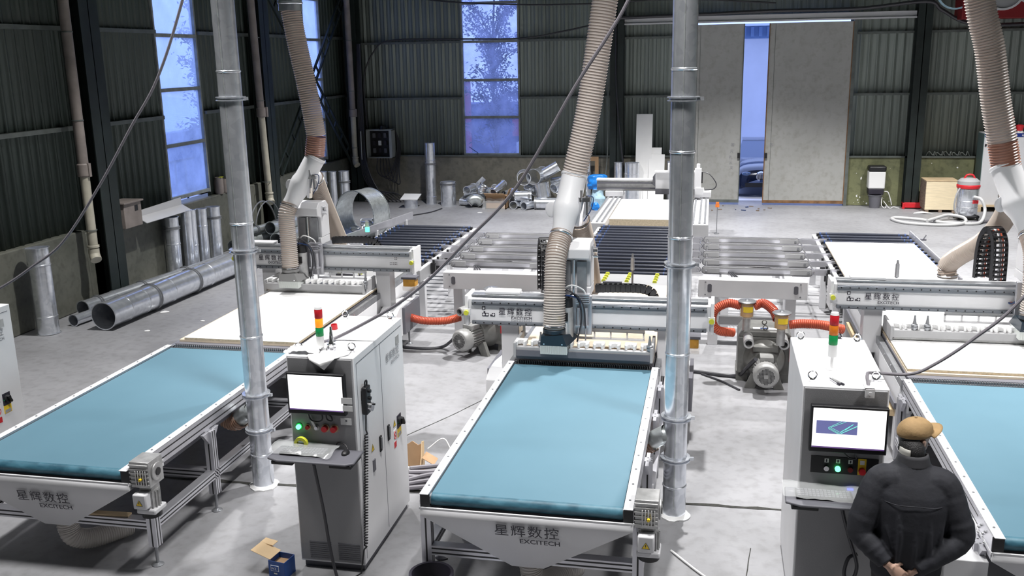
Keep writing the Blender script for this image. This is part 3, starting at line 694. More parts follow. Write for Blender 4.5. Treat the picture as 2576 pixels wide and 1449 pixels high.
def router(c, g, s, lab, mirror, tools, forks):
    o = thing('cnc_router', lab, 'router', (c, 11.5, 0), 'gantry routers in a row')
    # bed
    b = MB()
    for sx in (-1, 1): b.box(c + sx * .66, c + sx * .80, 9.56, 13.85, .55, .84)
    for y in (9.56, 10.9, 12.3, 13.7): b.box(c - .7, c + .7, y, y + .14, .58, .82)
    fr = b.build('bed_frame', M['white'], o, bev=.006)
    for sx in (-1, 1):
        for y in (9.7, 11.1, 12.5, 13.75):
            l = MB().box(c + sx * .73 - .07, c + sx * .73 + .07, y - .07, y + .07, .12, .58).build('bed_leg', M['white'], fr)
            f = MB(); foot(f, c + sx * .73, y, .14); f.build('levelling_foot', M['steel'], fr)
    MB().box(c - .735, c + .735, 9.53, 13.05, .835, .945).build('vacuum_table', M['dgrey'], o)
    t = MB()
    for k in range(60):
        x = c - .72 + k * .0243; t.obox((x, 9.515, .925), (.010, .035, .03), Matrix.Rotation(.5, 3, 'Z'))
    t.box(c - .735, c + .735, 9.495, 9.53, .90, .912); t.build('front_comb', M['steel'], o)
    MB().box(c - .74, c + .74, 9.47, 9.52, .88, .90).build('front_sill', M['black'], o)
    MB().box(c - .725, c + .725, 9.62, 13.0, .945, .968).build('spoilboard', M['spoil'], o)
    for sx in (-1, 1):
        MB().box(c + sx * .745, c + sx * .80, 9.5, 13.8, .84, .925).build('side_rail', M['steel'], o, bev=.003)
        MB().box(c + sx * .80, c + sx * .86, 9.7, 13.0, .47, .54).build('bed_timber', M['wood'], o)
        r = MB().box(c + sx * .815, c + sx * .84, 9.56, 13.8, .60, .66).build('rack_rail', M['dgrey'], o)
        bo = MB()
        for k in range(11): bo.cyl((c + sx * .80, 9.7 + k * .38, .885), (c + sx * .806, 9.7 + k * .38, .885), .011, n=8)
        bo.build('bolt', M['chrome'], o)
    # clamp plate behind the bed
    pl = MB().box(c - .73, c + .73, 13.08, 13.78, .90, .935).build('rear_plate', M['grey'], o, bev=.003)
    for k, x in enumerate((-.205, .125, .52)):
        for j in range(4):
            y = 13.28 + j * .145
            MB().box(c + x - .028 + j * .004, c + x + .028 + j * .004, y - .02, y + .03, .935, .962).box(c + x - .02 + j * .004, c + x + .02 + j * .004, y - .02, y + .02, .962, .972).build('yellow_clamp', M['yelgreen'], pl)
    MB().box(c - .20, c + .07, 13.12, 13.17, .935, .97).build('plate_latch', M['dgrey'], pl)
    st = MB().cyl((c + .23 if c < 0 else c - .27, 12.98, .93), (c + .23 if c < 0 else c - .27, 12.98, 1.20), .014, n=10)
    xx = c + .23 if c < 0 else c - .27
    st.box(xx - .05, xx + .05, 12.94, 13.02, .935, .98); sn = st.build('sensor_post', M['dgrey'], o)
    MB().cyl((xx, 12.98, 1.18), (xx, 12.98, 1.36), .028, .026, 14).cyl((xx, 12.98, 1.36), (xx, 12.98, 1.41), .018, .012, 12).build('sensor_head', M['steel'], sn)
    # gantry
    gb = MB().prism([(g + .015, 1.25), (g + .30, 1.25), (g + .30, 1.53), (g + .27, 1.55), (g + .04, 1.55), (g + .015, 1.52)], 'yz', c - 1.30, c + 1.30).build('gantry_beam', M['white'], o, bev=.004)
    for z0, z1, hz in ((1.455, 1.515, 1.493), (1.245, 1.285, 1.267)):
        rl = MB().box(c - 1.26, c + 1.26, g - .012, g + .016, z0, z1).box(c - 1.26, c + 1.26, g - .022, g - .01, hz - .012, hz + .012).build('guide_rail', M['rail'], gb, bev=.002)
        d = MB()
        for k in range(27): d.cyl((c - 1.22 + k * .094, g - .0225, hz), (c - 1.22 + k * .094, g - .0245, hz), .0085, n=10)
        d.build('rail_screw', M['black'], rl)
    MB().box(c - 1.27, c + 1.27, g + .02, g + .15, 1.55, 1.572).build('beam_top_rail', M['steel'], gb, bev=.004)
    MB().box(c - 1.12, c - .74, g + .04, g + .2, 1.572, 1.61).build('beam_cover', M['white'], gb, bev=.01)
    for sx in (-1, 1):
        MB().box(c + sx * 1.30, c + sx * 1.335, g - .02, g + .31, 1.225, 1.565).build('end_plate', M['white'], gb, bev=.006)
        eb = MB().box(c + sx * 1.31 - .035, c + sx * 1.31 + .035, g - .045, g - .02, 1.35, 1.42).build('switch_box', M['white'], gb)
        MB().cyl((c + sx * 1.31, g - .045, 1.385), (c + sx * 1.31, g - .08, 1.385), .024, .028, 14).build('push_button', M['yelgreen'], eb)
        col = MB().box(c + sx * .85 - .10, c + sx * .85 + .10, g + .05, g + .27, .72, 1.25).build('gantry_column', M['white2'], o, bev=.008)
        MB().box(c + sx * .85 - .13, c + sx * .85 + .13, g + .03, g + .29, 1.225, 1.25).build('column_flange', M['white2'], col)
        ft = MB().prism([(g - .16, .30), (g + .85, .30), (g + .85, .66), (g + .30, .73), (g + .0, .73), (g - .16, .66)], 'yz', c + sx * .84 - .005, c + sx * 1.09).build('gantry_foot', M['white'], o, bev=.01)
        MB().box(c + sx * 1.09, c + sx * 1.13, g + .1, g + .8, .32, .70).build('foot_cover', M['dgrey'], ft)
        for y in (g, g + .7):
            sk = MB(); foot(sk, c + sx * .98, y, .30); sk.build('levelling_foot', M['steel'], ft)
    brandtext(gb, (c - .965, g - .0, 1.365), (1, 0, 0), (0, 0, 1), .082, wide=.385)
    diamonds(gb, (c - 1.15 if not mirror else c + .94, g + .012, 1.335), mirror)
    # tool magazine under the beam
    mg = MB().box(c - .72, c + .72, g - .36, g - .30, 1.03, 1.115).box(c - .72, c + .72, g - .30, g - .20, 1.02, 1.05).box(c - .73, c - .70, g - .37, g + .1, 1.0, 1.16).box(c + .70, c + .73, g - .37, g + .1, 1.0, 1.16).build('tool_magazine', M['grey'], o, bev=.004)
    if g < 10: MB().prism([(g - .37, 1.035), (g - .37, 1.02), (g - .33, .975), (g - .26, .975), (g - .26, 1.035)], 'yz', c - .70, c + .70).box(c - .70, c + .70, g - .372, g - .362, 1.02, 1.085).build('magazine_skirt', M['dgrey'], mg)  # middle machine only: shade under the gantry put into a darker skirt colour
    else: MB().prism([(g - .36, 1.03), (g - .33, 1.0), (g - .26, 1.0), (g - .26, 1.03)], 'yz', c - .69, c + .70).build('magazine_skirt', M['castlite'], mg)
    for k in range(forks):
        x = c - .66 + k * 1.32 / (forks - 1)
        MB().prism([(x - .06, g - .20), (x - .06, g - .30), (x - .045, g - .335), (x - .028, g - .325), (x - .034, g - .28), (x, g - .255), (x + .034, g - .28), (x + .028, g - .325), (x + .045, g - .335), (x + .06, g - .30), (x + .06, g - .20)], 'xy', 1.115, 1.165).build('tool_fork', M['whiteplastic'], mg, bev=.004)
    for x in tools:
        th = MB().lathe([(.034, 0), (.034, .02), (.026, .025), (.034, .03), (.034, .05), (.022, .055), (.011, .12), (.009, .15)], (c + x, g - .33, 1.13), (c + x, g - .33, 2), 16, True, 0, True)
        th.cyl((c + x, g - .33, 1.07), (c + x, g - .33, 1.13), .02, .024, 12).cyl((c + x, g - .33, 1.02), (c + x, g - .33, 1.07), .006, n=8)
        th.build('tool_holder', M['steel'], mg)
    # open slide bracket hanging behind the magazine
    br = MB().box(c - .1, c + .62, g + .02, g + .05, 1.20, 1.23).box(c - .1, c + .62, g + .02, g + .05, 1.115, 1.135)
    for k in range(5): br.box(c - .1 + k * .175, c - .085 + k * .175, g + .02, g + .05, 1.13, 1.21)
    br.build('slide_bracket', M['white'], o)
    # spindle carriage
    x0 = c + s
    cp = MB().box(x0 - .09, x0 + .36, g - .07, g - .024, 1.19, 1.62).build('carriage_plate', M['alu'], o, bev=.006)
    zb = MB().box(x0 - .02, x0 + .34, g - .02, g + .30, 1.6, 1.70).prism([(g + .02, 1.70), (g + .30, 1.70), (g + .30, 2.12), (g + .22, 2.19), (g - .02, 2.19), (g - .10, 2.12), (g - .10, 2.02), (g + .02, 1.98)], 'yz', x0 - .02, x0 + .34).build('spindle_housing', M['white2'], cp, bev=.01)
    MB().cyl((x0 + .34, g + .1, 2.08), (x0 + .40, g + .1, 2.08), .03, n=10).box(x0 + .34, x0 + .36, g + .04, g + .16, 2.03, 2.13).cyl((x0 + .36, g + .06, 2.02), (x0 + .41, g + .06, 2.02), .014, n=8).build('valve_block', M['chrome'], zb)
    MB().box(x0 + .03, x0 + .13, g - .04, g + .0, 1.6, 1.98).box(x0 + .2, x0 + .3, g - .04, g + .0, 1.6, 1.98).build('z_guide', M['steel'], cp)
    MB().cyl((x0 + .165, g - .05, 1.55), (x0 + .165, g - .05, 2.0), .014, n=10).build('ball_screw', M['chrome'], cp)
    sp = MB().cyl((x0 + .10, g - .16, 1.14), (x0 + .10, g - .16, 1.52), .075, n=24).cyl((x0 + .10, g - .16, 1.08), (x0 + .10, g - .16, 1.14), .05, n=20).build('spindle', M['castlite'], cp)
    MB().cyl((x0 + .10, g - .16, 1.52), (x0 + .10, g - .16, 1.62), .07, .066, n=24).build('spindle_cap', M['black'], sp)
    MB().box(x0 + .06, x0 + .13, g - .25, g - .23, 1.38, 1.47).build('spindle_plate', M['black'], sp)
    MB().box(x0 + .02, x0 + .06, g - .25, g - .22, 1.37, 1.43).build('yellow_sticker', M['yellow'], sp)
    MB().box(x0 + .07, x0 + .12, g - .24, g - .21, 1.10, 1.36).build('white_cover', M['white'], sp, bev=.004)
    pc = MB()
    for dx in (.22, .30): pc.cyl((x0 + dx, g - .12, 1.30), (x0 + dx, g - .12, 1.50), .022, n=12).cyl((x0 + dx, g - .12, 1.08), (x0 + dx, g - .12, 1.30), .008, n=8).box(x0 + dx - .03, x0 + dx + .03, g - .15, g - .09, 1.29, 1.31)
    pc.build('air_cylinder', M['alu'], cp)
    fn = MB()
    for k in range(5): fn.box(x0 + .20, x0 + .34, g - .15, g - .07, 1.55 + k * .022, 1.563 + k * .022)
    fn.build('cooling_fins', M['alu'], cp)
    for k, (mn, P) in enumerate((('cable', [(x0 + .05, g - .15, 1.62), (x0 + .12, g - .22, 1.72), (x0 + .24, g - .22, 1.6), (x0 + .27, g - .2, 1.4), (x0 + .22, g - .2, 1.15)]),
                                 ('cable', [(x0 + .12, g - .15, 1.62), (x0 + .2, g - .24, 1.68), (x0 + .29, g - .22, 1.55), (x0 + .31, g - .2, 1.3)]),
                                 ('bluecap', [(x0 + .02, g - .15, 1.6), (x0 + .1, g - .24, 1.66), (x0 + .24, g - .22, 1.62), (x0 + .26, g - .2, 1.5)]),
                                 ('whiteplastic', [(x0 + .03, g - .1, 1.66), (x0 + .16, g - .2, 1.76), (x0 + .28, g - .15, 1.7), (x0 + .3, g - .1, 1.6)]))):
        MB().tube(spline(P, 8), .009, 6).build('loose_wire', M[mn], cp)
    # dust shoe
    hd = MB(); hd.lathe([(.118, 0), (.118, .035), (.112, .04)], (x0, g - .34, 1.29), (x0, g - .34, 2), 24, True, 0, True)
    hd._a([(x0 - .13, g - .46, 1.17), (x0 + .15, g - .46, 1.17), (x0 + .22, g - .06, 1.17), (x0 - .13, g - .06, 1.17), (x0 - .12, g - .46, 1.27), (x0 + .10, g - .46, 1.29), (x0 + .18, g - .06, 1.20), (x0 - .12, g - .2, 1.29)], [(0, 1, 5, 4), (1, 2, 6, 5), (2, 3, 7, 6), (3, 0, 4, 7), (4, 5, 6, 7)])
    h_ = hd.build('dust_shoe', M['hood'] if not mirror else M['hoodgrey'], cp, sharp=30)
    bk = MB()
    for k in range(28): bk.box(x0 - .13 + k * .01, x0 - .122 + k * .01, g - .462, g - .45, 1.08, 1.17)
    bk.box(x0 + .145, x0 + .15, g - .46, g - .1, 1.08, 1.17).box(x0 - .13, x0 - .125, g - .46, g - .1, 1.08, 1.17); bk.build('bristle_skirt', M['brush'], h_)
    sc_ = MB()
    for x in (-.09, .1): sc_.cyl((x0 + x, g - .461, 1.19), (x0 + x, g - .468, 1.19), .008, n=8)
    sc_.build('screw', M['chrome'], h_)
    # cable chains
    hx = c - .18 if c < 0 else c + .9
    e1 = min(c + .68, c + 1.2)
    tr = MB().box(c - .25, c + .62, g + .30, g + .42, 1.46, 1.475).box(c + .25, c + .33, g + .33, g + .40, 1.35, 1.52).build('chain_tray', M['dgrey'], o)
    if c < 1.5:
        chain(o, [(x0 + .35, g + .36, 1.60), (c + .25, g + .36, 1.61), (c + .55, g + .36, 1.61), (c + .67, g + .36, 1.57), (c + .71, g + .36, 1.47)], .07, .085, (0, 1, 0), wires=False)
    v0 = x0 - .21
    if not mirror:
        cc = chain(o, [(v0 - .06, g + .66, 1.50), (v0 - .06, g + .66, 1.80), (v0 - .045, g + .62, 2.0), (v0 - .01, g + .52, 2.10), (v0 + .03, g + .42, 2.0), (v0 + .04, g + .38, 1.80), (v0 + .04, g + .36, 1.50)], .16, .06, (.97, .24, 0))
        for k, (mn, dx) in enumerate((('redhose', 0), ('cable', .02), ('bluecap', -.02), ('whiteplastic', .04))):
            MB().tube(spline([(v0 + .06 + dx, g + .38, 1.52), (v0 + .07 + dx, g + .2, 1.42 - .01 * k), (v0 + .12 + dx, g - .03, 1.37), (x0 + dx, g - .05, 1.48), (x0 + .1 + dx, g - .1, 1.62)], 8), .011, 6).build('hanging_wire', M[mn], cc)
    # oil filter bowl at the right column
    ob = MB().box(c + .98, c + 1.20, g + .45, g + .62, 1.03, 1.06).build('filter_bracket', M['dgrey'], o)
    MB().box(c + 1.0, c + 1.18, g + .46, g + .61, .92, 1.03).build('amber_filter', M['amberglass'], ob, bev=.01)
    MB().box(c + .99, c + 1.19, g + .45, g + .62, .86, .93).build('filter_bowl', M['clearlid'], ob, bev=.01)
    # rear suction hood on the loading side
    return o
RT = [router(CL, 12.2, -.33, 'white gantry router with a long bare stretch of white board in front of its gantry', True, (.74,), 9),
      router(CC, 9.8, -.295, 'white gantry router whose gantry stands right at the end of its blue belt', False, (-.44, .695), 9),
      router(CR, 11.0, .67, 'white gantry router behind the control cabinet that the man faces', False, (-.48, -.35), 11)]
# ------------------------------------------------------------------ suction ducts of the gantries
def suction(c, lab, up, J, K, low, rear, hood, collar=False, red=False, R_=.13):
    o = thing('dust_suction_hose', lab, 'suction hose', (low[-1][0], low[-1][1], low[-1][2]), 'gantry suction hoses')
    u = MB().hose(up[:-1] if red else up, R_, .030, 20).build('upper_hose', [M['filmb'], M['wireb']], o)
    if red: MB().hose(up[-2:], R_, .030, 20).build('red_dusty_end', [M['filmr'], M['wirer']], o)
    J = Vector(J); K = Vector(K); d = (K - J).normalized()
    L = (K - J).length
    y = MB().lathe([(R_ + .004, -.04), (R_ + .012, -.03), (R_ + .012, -.01), (R_ + .004, 0), (R_ + .004, L * .42), (R_ + .02, L * .5), (R_ + .02, L * .6), (.128, L * .74), (.110, L * .9), (.110, L)], J, J + d, 28, False, 0, True)
    R0 = Vector(rear[0]); m_ = J + d * L * .45
    y.tube([m_, m_.lerp(R0, .5), R0], [.15, .125, .112], 20, False)
    yd = y.build('y_duct', M['white'], o)
    fl = MB(); a_, b_ = frame_of(d)
    p = J + d * L * .56
    for sx in (-1, 1): fl.ball(p + V(sx * .17, .02, -.02), .085, 16, 8, 0, (.8, .1, 1))
    fl.build('flap_ear', M['white2'], yd)
    cy = MB(); e = p + V(.16, -.05, .12)
    cy.bar(e, e + V(-.04, .02, -.3), .05, .05).cyl(e + V(0, -.02, .08), e + V(0, -.02, -.02), .014, n=8).cyl(e + V(.05, 0, .02), e + V(.05, 0, -.18), .02, n=10).box(e.x - .02, e.x + .09, e.y - .03, e.y + .03, e.z - .04, e.z)
    cyo = cy.build('flap_actuator', M['chrome'], yd)
    MB().tube(spline([e + V(.06, 0, .02), e + V(.12, 0, .0), e + V(.1, 0, -.12), e + V(.02, 0, -.25)], 6), .006, 6).build('air_line', M['bluecap'], cyo)
    l = MB().hose(low, .112, .026, 20, .05); l.build('lower_hose', [M['filmc'], M['wire']], o)
    r = MB().hose(rear, .118, .034, 18, .05); r.build('rear_hose', [M['filmd'], M['wireb']], o)
    cl = MB(); n_ = Vector(low[1]) - Vector(low[0])
    for P_, rr in ((low, .119), (rear, .124)):
        a = Vector(P_[0]); b = Vector(P_[1]); dd = (b - a).normalized(); cl.lathe([(rr, 0), (rr + .006, .004), (rr + .006, .016), (rr, .02)], a + dd * .02, a + dd * 1.02, 24, False, 0, True)
        a = Vector(P_[-1]); b = Vector(P_[-2]); dd = (b - a).normalized(); cl.lathe([(rr, 0), (rr + .006, .004), (rr + .006, .016), (rr, .02)], a + dd * .02, a + dd * 1.02, 24, False, 0, True)
    cl.build('hose_clamp', M['chrome'], o)
    H = Vector(rear[-1])
    hd = MB().lathe([(.125, .0), (.128, -.05), (.30, -.13), (.36, -.2), (.36, -.22)], H, H + V(0, 0, 1), 24, True, 0, True); hd.build('rear_hood', M['white'], o)
    if collar:
        a = Vector(up[0]); MB().pipe(a, a + V(.0, 0, 1.6), .155, .004, 24, 0, (.06,)).build('metal_pipe', M['galv'], o)
    return o
suction(CL, 'suction hose with reddish lower end in front of the narrow window', [(-5.44, 12.1, 4.72), (-5.38, 12.1, 4.3), (-5.30, 12.1, 3.84), (-5.235, 12.1, 3.4), (-5.20, 12.1, 3.10), (-5.24, 12.1, 2.84)], (-5.24, 12.1, 2.80), (-5.58, 11.97, 2.20),
        [(-5.585, 11.96, 2.2), (-5.62, 11.9, 2.05), (-5.61, 11.88, 1.7), (-5.60, 11.86, 1.31)], [(-5.44, 12.5, 2.5), (-5.50, 12.9, 2.1), (-5.62, 13.5, 1.65), (-5.72, 14.0, 1.28)], None, True, True)
suction(CC, 'suction hose crossed by a power cable, ending in a blown-out white branch duct', [(-.84, 10.1, 6.6), (-.95, 10.0, 5.6), (-1.10, 10.0, 4.65), (-1.19, 10.0, 4.04), (-1.29, 10.0, 3.44), (-1.42, 10.0, 2.86)], (-1.425, 10.0, 2.84), (-1.525, 9.8, 2.28),
        [(-1.53, 9.79, 2.27), (-1.56, 9.6, 2.05), (-1.56, 9.5, 1.7), (-1.56, 9.46, 1.33)], [(-1.42, 10.3, 2.35), (-1.40, 10.6, 2.05), (-1.42, 11.2, 1.62), (-1.47, 11.9, 1.2)], None)
suction(CR, 'suction hose coming down in front of the dark red fan box', [(2.3, 11.2, 6.6), (2.5, 11.2, 5.5), (2.69, 11.2, 4.57), (2.83, 11.2, 4.09), (2.94, 11.2, 3.55), (3.05, 11.2, 3.1), (3.11, 11.2, 2.84)], (3.11, 11.2, 2.82), (3.33, 10.92, 2.18),
        [(3.335, 10.91, 2.17), (3.36, 10.78, 2.0), (3.36, 10.68, 1.7), (3.36, 10.66, 1.33)], [(3.25, 11.4, 2.5), (3.31, 11.8, 2.17), (3.30, 12.4, 1.80), (3.13, 12.9, 1.49), (3.06, 13.1, 1.32), (3.07, 13.1, 1.17)], None, False, True, .148)
# ------------------------------------------------------------------ boards on the machines
def board(x0, x1, y0, y1, z, lab, t=.026):
    o = MB().box(x0, x1, y0, y1, z, z + t - .002).build('board', M['edge'], None, origin=((x0 + x1) / 2, (y0 + y1) / 2, z))
    tag(o, lab, 'board', 'white boards on the machines')
    MB().box(x0, x1, y0, y1, z + t - .002, z + t).build('white_face', M['board'], o)
    return o
board(-5.93, -4.52, 9.62, 11.6, .969, 'long bare white board whose front edge meets the blue belt near the tall window')
board(-5.93, -4.52, 11.605, 12.9, .969, 'white board under the left gantry, butted behind the large one')
board(1.97, 3.41, 9.66, 10.9, .969, 'white board on the right router bed in front of its gantry')
board(1.97, 3.41, 10.905, 12.9, .969, 'white board behind and under the right gantry')
# ------------------------------------------------------------------ infeed roller tables
def roller_table(c, lab, n=15, y0=14.0, y1=17.55, sides=(-1, 1)):
    o = thing('roller_table', lab, 'roller conveyor', (c, (y0 + y1) / 2, 0), 'infeed roller tables')
    for sx in (-1, 1):
        r = MB().box(c + sx * .78, c + sx * .84, y0 - .1, y1 + .1, .68, .86).build('side_beam', M['grey'], o, bev=.004)
        q = MB().box(c + sx * .78, c + sx * .84, y0 - .1, y1 + .1, .86, .875).build('beam_top', M['white2'], r)
        for y in (y0 + .1, (y0 + y1) / 2, y1 - .1):
            l = MB().box(c + sx * .81 - .05, c + sx * .81 + .05, y - .05, y + .05, .0, .68).build('leg', M['white2'], o, bev=.004)
    st = (y1 - y0) / (n - 1)
    for k in range(n):
        y = y0 + k * st
        r = MB().cyl((c - .70, y, .90), (c + .70, y, .90), .031, n=18).build('roller', M['navy'], o)
        e = MB()
        for sx in (-1, 1): e.cyl((c + sx * .70, y, .90), (c + sx * .73, y, .90), .035, n=16).cyl((c + sx * .60, y, .90), (c + sx * .62, y, .90), .0345, n=16)
        e.build('end_band', M['bluecap'], r)
        for sx in (-1, 1): MB().box(c + sx * .73, c + sx * .775, y - .03, y + .03, .86, .915).build('roller_bracket', M['black'], r, bev=.004)
    # short belts that lift between the rollers
    for y in (14.55, 15.15, 15.75, 16.4, 17.0):
        b = MB()
        for sx in sides: b.prism([(c + sx * .66 + (0 if sx > 0 else 0), .82), (c + sx * 1.08, .82), (c + sx * 1.125, .835), (c + sx * 1.14, .865), (c + sx * 1.125, .895), (c + sx * 1.08, .91), (c + sx * .66, .91)][::sx], 'xz', y - .02, y + .02)
        bo = b.build('belt_arm', M['alu'], o)
        e = MB()
        for sx in sides: e.tube([(c + sx * .66, y, .914), (c + sx * 1.08, y, .914), (c + sx * 1.13, y, .90), (c + sx * 1.146, y, .865), (c + sx * 1.13, y, .83)], .006, 6).cyl((c + sx * 1.1, y - .025, .865), (c + sx * 1.1, y + .025, .865), .014, n=10)
        e.build('round_belt', M['dgrey'], bo)
    sh = MB()
    for sx in sides: sh.cyl((c + sx * 1.10, 14.5, .865), (c + sx * 1.10, 17.05, .865), .012, n=10)
    for sx in sides:
        for y in (14.55, 15.15, 15.75, 16.4, 17.0): sh.cyl((c + sx * 1.10, y + .03, .865), (c + sx * 1.10, y + .10, .865), .03, n=14)
    sh.build('drive_shaft', M['chrome'], o)
    for sx in sides:
        for k, y in enumerate((14.45, 14.7, 15.3)):
            MB().box(c + sx * .86, c + sx * .93, y - .03, y + .03, .70, .88).cyl((c + sx * .9, y, .88), (c + sx * .9, y, .93), .02, n=10).build('sensor_clip', M['black'], o)
    return o
roller_table(CL + .03, 'roller table with dark rollers behind the left gantry', sides=(1,))
roller_table(CC, 'roller table with dark rollers in the middle, in front of the white lift table', n=16, y1=17.9, sides=(-1, 1))
rt = roller_table(CR - .05, 'roller table at the right carrying a white board', n=15, sides=(-1,))
MB().box(CR + .72, CR + .74, 13.8, 17.5, .86, 1.0).build('side_fence', M['alu'], rt)
MB().box(CR + .76, CR + .95, 17.2, 17.24, .88, .91).cyl((CR + .80, 17.2, .91), (CR + .76, 17.2, .98), .01, n=8).cyl((CR + .90, 17.2, .91), (CR + .94, 17.2, .98), .01, n=8).build('bracket', M['dgrey'], rt)
board(1.90, 3.30, 13.86, 16.5, .935, 'white board resting on the rollers of the right roller table')
o = tag(MB().prism([(0, .86), (0, .98), (.01, .98), (.01, .86)], 'xz', 0, .01).build('x', M['alu']), None) if False else None
lf = thing('guide_fence', 'long bare metal guide fence beside the left roller table', 'guide fence', (-6.25, 16.6, 0))
MB().bar((-6.48, 15.6, .95), (-6.0, 18.6, .95), .03, .14).build('fence_bar', M['alu'], lf)
for k in (0.1, .5, .9): MB().box(-6.48 + .48 * k - .03, -6.48 + .48 * k + .03, 15.6 + 3 * k - .03, 15.6 + 3 * k + .03, 0, .9).build('leg', M['white2'], lf)
gl = thing('signal_beacon', 'small clear beacon glowing green on the fence of the left roller table', 'beacon', (-6.13, 16.3, 1.02))
MB().cyl((-6.13, 16.3, 1.02), (-6.13, 16.3, 1.10), .04, n=16).build('lit_section', M['greenlit2'], gl)
MB().cyl((-6.13, 16.3, 1.10), (-6.13, 16.3, 1.22), .032, n=16).build('clear_section', M['clearlid'], gl)
# ------------------------------------------------------------------ transfer belts between the roller tables
def transfer(x0, x1, lab, box):
    o = thing('transfer_conveyor', lab, 'belt conveyor', ((x0 + x1) / 2, 15.8, 0), 'cross transfer belts')
    for y in (14.55, 15.15, 15.75, 16.4, 17.0):
        R = .055; pts = [(x0 + R + R * math.cos(a), .86 + R * math.sin(a)) for a in [math.pi / 2 + math.pi * k / 8 for k in range(9)]] + [(x1 - R + R * math.cos(a), .86 + R * math.sin(a)) for a in [-math.pi / 2 + math.pi * k / 8 for k in range(9)]]
        b = MB().prism(pts, 'xz', y - .025, y + .025).build('belt_beam', M['beam'], o)
        MB().box(x0 + .25, x1 - .32, y - .031, y - .025, .835, .885).build('groove_cover', M['alu'], b)
        pl = MB()
        for xa, xb in ((x0 + .02, x0 + .26), (x1 - .32, x1 - .02)): pl.box(xa, xb, y - .034, y - .026, .82, .90)
        pp = pl.build('end_cheek', M['grey'], b, bev=.004)
        s_ = MB()
        for x in (x0 + .06, x1 - .06): s_.cyl((x, y - .035, .86), (x, y - .045, .86), .02, n=12)
        s_.build('pulley_hub', M['steel'], b)
        t = MB(); P = [(p[0] + (-.004 if p[0] < x0 + R else .004 if p[0] > x1 - R else 0), y, p[1] + (.005 if p[1] > .86 else -.005)) for p in pts]; t.tube(P + [P[0]], .007, 6, False); t.build('round_belt', M['dgrey'], b)
    sh = MB()
    sh.cyl((x0 + .06, 14.5, .86), (x0 + .06, 17.05, .86), .013, n=10)
    for y in (14.55, 15.15, 15.75, 16.4, 17.0): sh.cyl((x0 + .06, y + .03, .86), (x0 + .06, y + .11, .86), .03, n=14)
    sh.build('drive_shaft', M['chrome'], o)
    bx0, bx1 = box
    b = MB().box(bx0, bx1, 13.44, 13.62, .71, .97).build('front_housing', M['white'], o, bev=.01)
    for x in (bx0 + .16, bx1 - .16):
        MB().prism([(x - .03, .80), (x - .015, .785), (x + .015, .785), (x + .03, .80), (x + .03, .89), (x + .015, .905), (x - .015, .905), (x - .03, .89)], 'xz', 13.435, 13.442).build('hand_slot', M['dgrey'], b)
    q = MB()
    for x in (bx0 + .10, bx1 - .10):
        for z in (.75, .93): q.cyl((x, 13.44, z), (x, 13.434, z), .012, n=8)
    q.build('bolt', M['steel'], b)
    for x in (x0 + .35, x1 - .35):
        MB().box(x - .06, x + .06, 14.3, 17.2, .70, .80).build('cross_beam', M['white2'], o, bev=.004)
        for y in (14.4, 17.1): MB().box(x - .06, x + .06, y - .06, y + .06, 0, .70).build('leg', M['white2'], o, bev=.004)
    for x in (bx0 + .22, bx1 - .22):
        MB().box(x - .07, x + .07, 13.46, 13.60, 0, .72).build('housing_leg', M['white2'], o, bev=.004)
    MB().box(bx0 + .3, bx1 - .3, 13.5, 13.58, .30, .42).build('floor_beam', M['grey'], o)
    MB().box(bx0 + .35, bx1 - .35, 14.05, 14.2, .62, .84).build('rear_housing', M['white2'], o, bev=.006)
    for k in range(3): MB().tube(spline([(x0 + .4 + .03 * k, 14.5, .84), (x0 + .45 + .05 * k, 14.3, .80 - .02 * k), (x0 + .4, 14.1, .70), (x0 + .38, 13.8, .66)], 8), .012, 6).build('loose_cable', M['cable'], o)
    MB().tube(spline([(x0 + .5, 14.56, .90), (x0 + .9, 14.53, .93), (x0 + 1.1, 14.55, .90)], 6), .008, 6).build('loose_cable', M['cable'], o)
    return o
transfer(-4.08, -2.46, 'cross transfer conveyor of five narrow belts joining left and middle roller tables', (-3.90, -2.13))
transfer(-.10, 1.52, 'cross transfer conveyor of five narrow belts joining middle and right roller tables', (-.14, 1.36))
# ------------------------------------------------------------------ lift table and labelling portal in front of the door
lt = thing('labelling_table', 'white lift table with rails and a small moving portal behind the middle roller table', 'labelling machine', (-1.2, 20.3, 0))
for sx, x in ((-1, -2.15), (1, -.2)):
    r = MB().box(x - .16, x + .16, 18.2, 22.6, .62, .93).build('side_beam', M['white2'], lt, bev=.006)
    q = MB()
    for dx in (-.12, .0, .10): q.box(x + dx - .02, x + dx + .02, 18.2, 22.6, .93, .955)
    q.build('guide_rail', M['steel'], r)
    MB().box(x - .17, x + .17, 18.12, 18.2, .60, .94).build('end_plate', M['grey'], r, bev=.02)
    for y in (18.5, 22.3): MB().box(x - .1, x + .1, y - .1, y + .1, 0, .62).build('leg', M['white2'], lt)
tb = MB().box(-1.92, -.42, 18.3, 20.9, .80, .985).build('stacked_boards', M['edge'], lt)
MB().box(-1.92, -.42, 18.3, 20.9, .985, .99).build('white_top_board', M['board'], tb)
MB().box(-1.95, -.4, 18.4, 20.8, .35, .8).build('lift_body', M['grey'], lt)
pb = MB().prism([(21.6, 1.08), (21.8, 1.08), (21.8, 1.31), (21.6, 1.31)], 'yz', -2.55, -.6).build('portal_beam', M['castlite'], lt, bev=.006)
MB().box(-2.56, -.62, 21.58, 21.82, 1.31, 1.34).build('beam_top', M['white'], pb)
MB().box(-2.55, -.6, 21.57, 21.6, 1.12, 1.15).box(-2.55, -.6, 21.57, 21.6, 1.24, 1.27).build('beam_slot', M['dgrey'], pb)
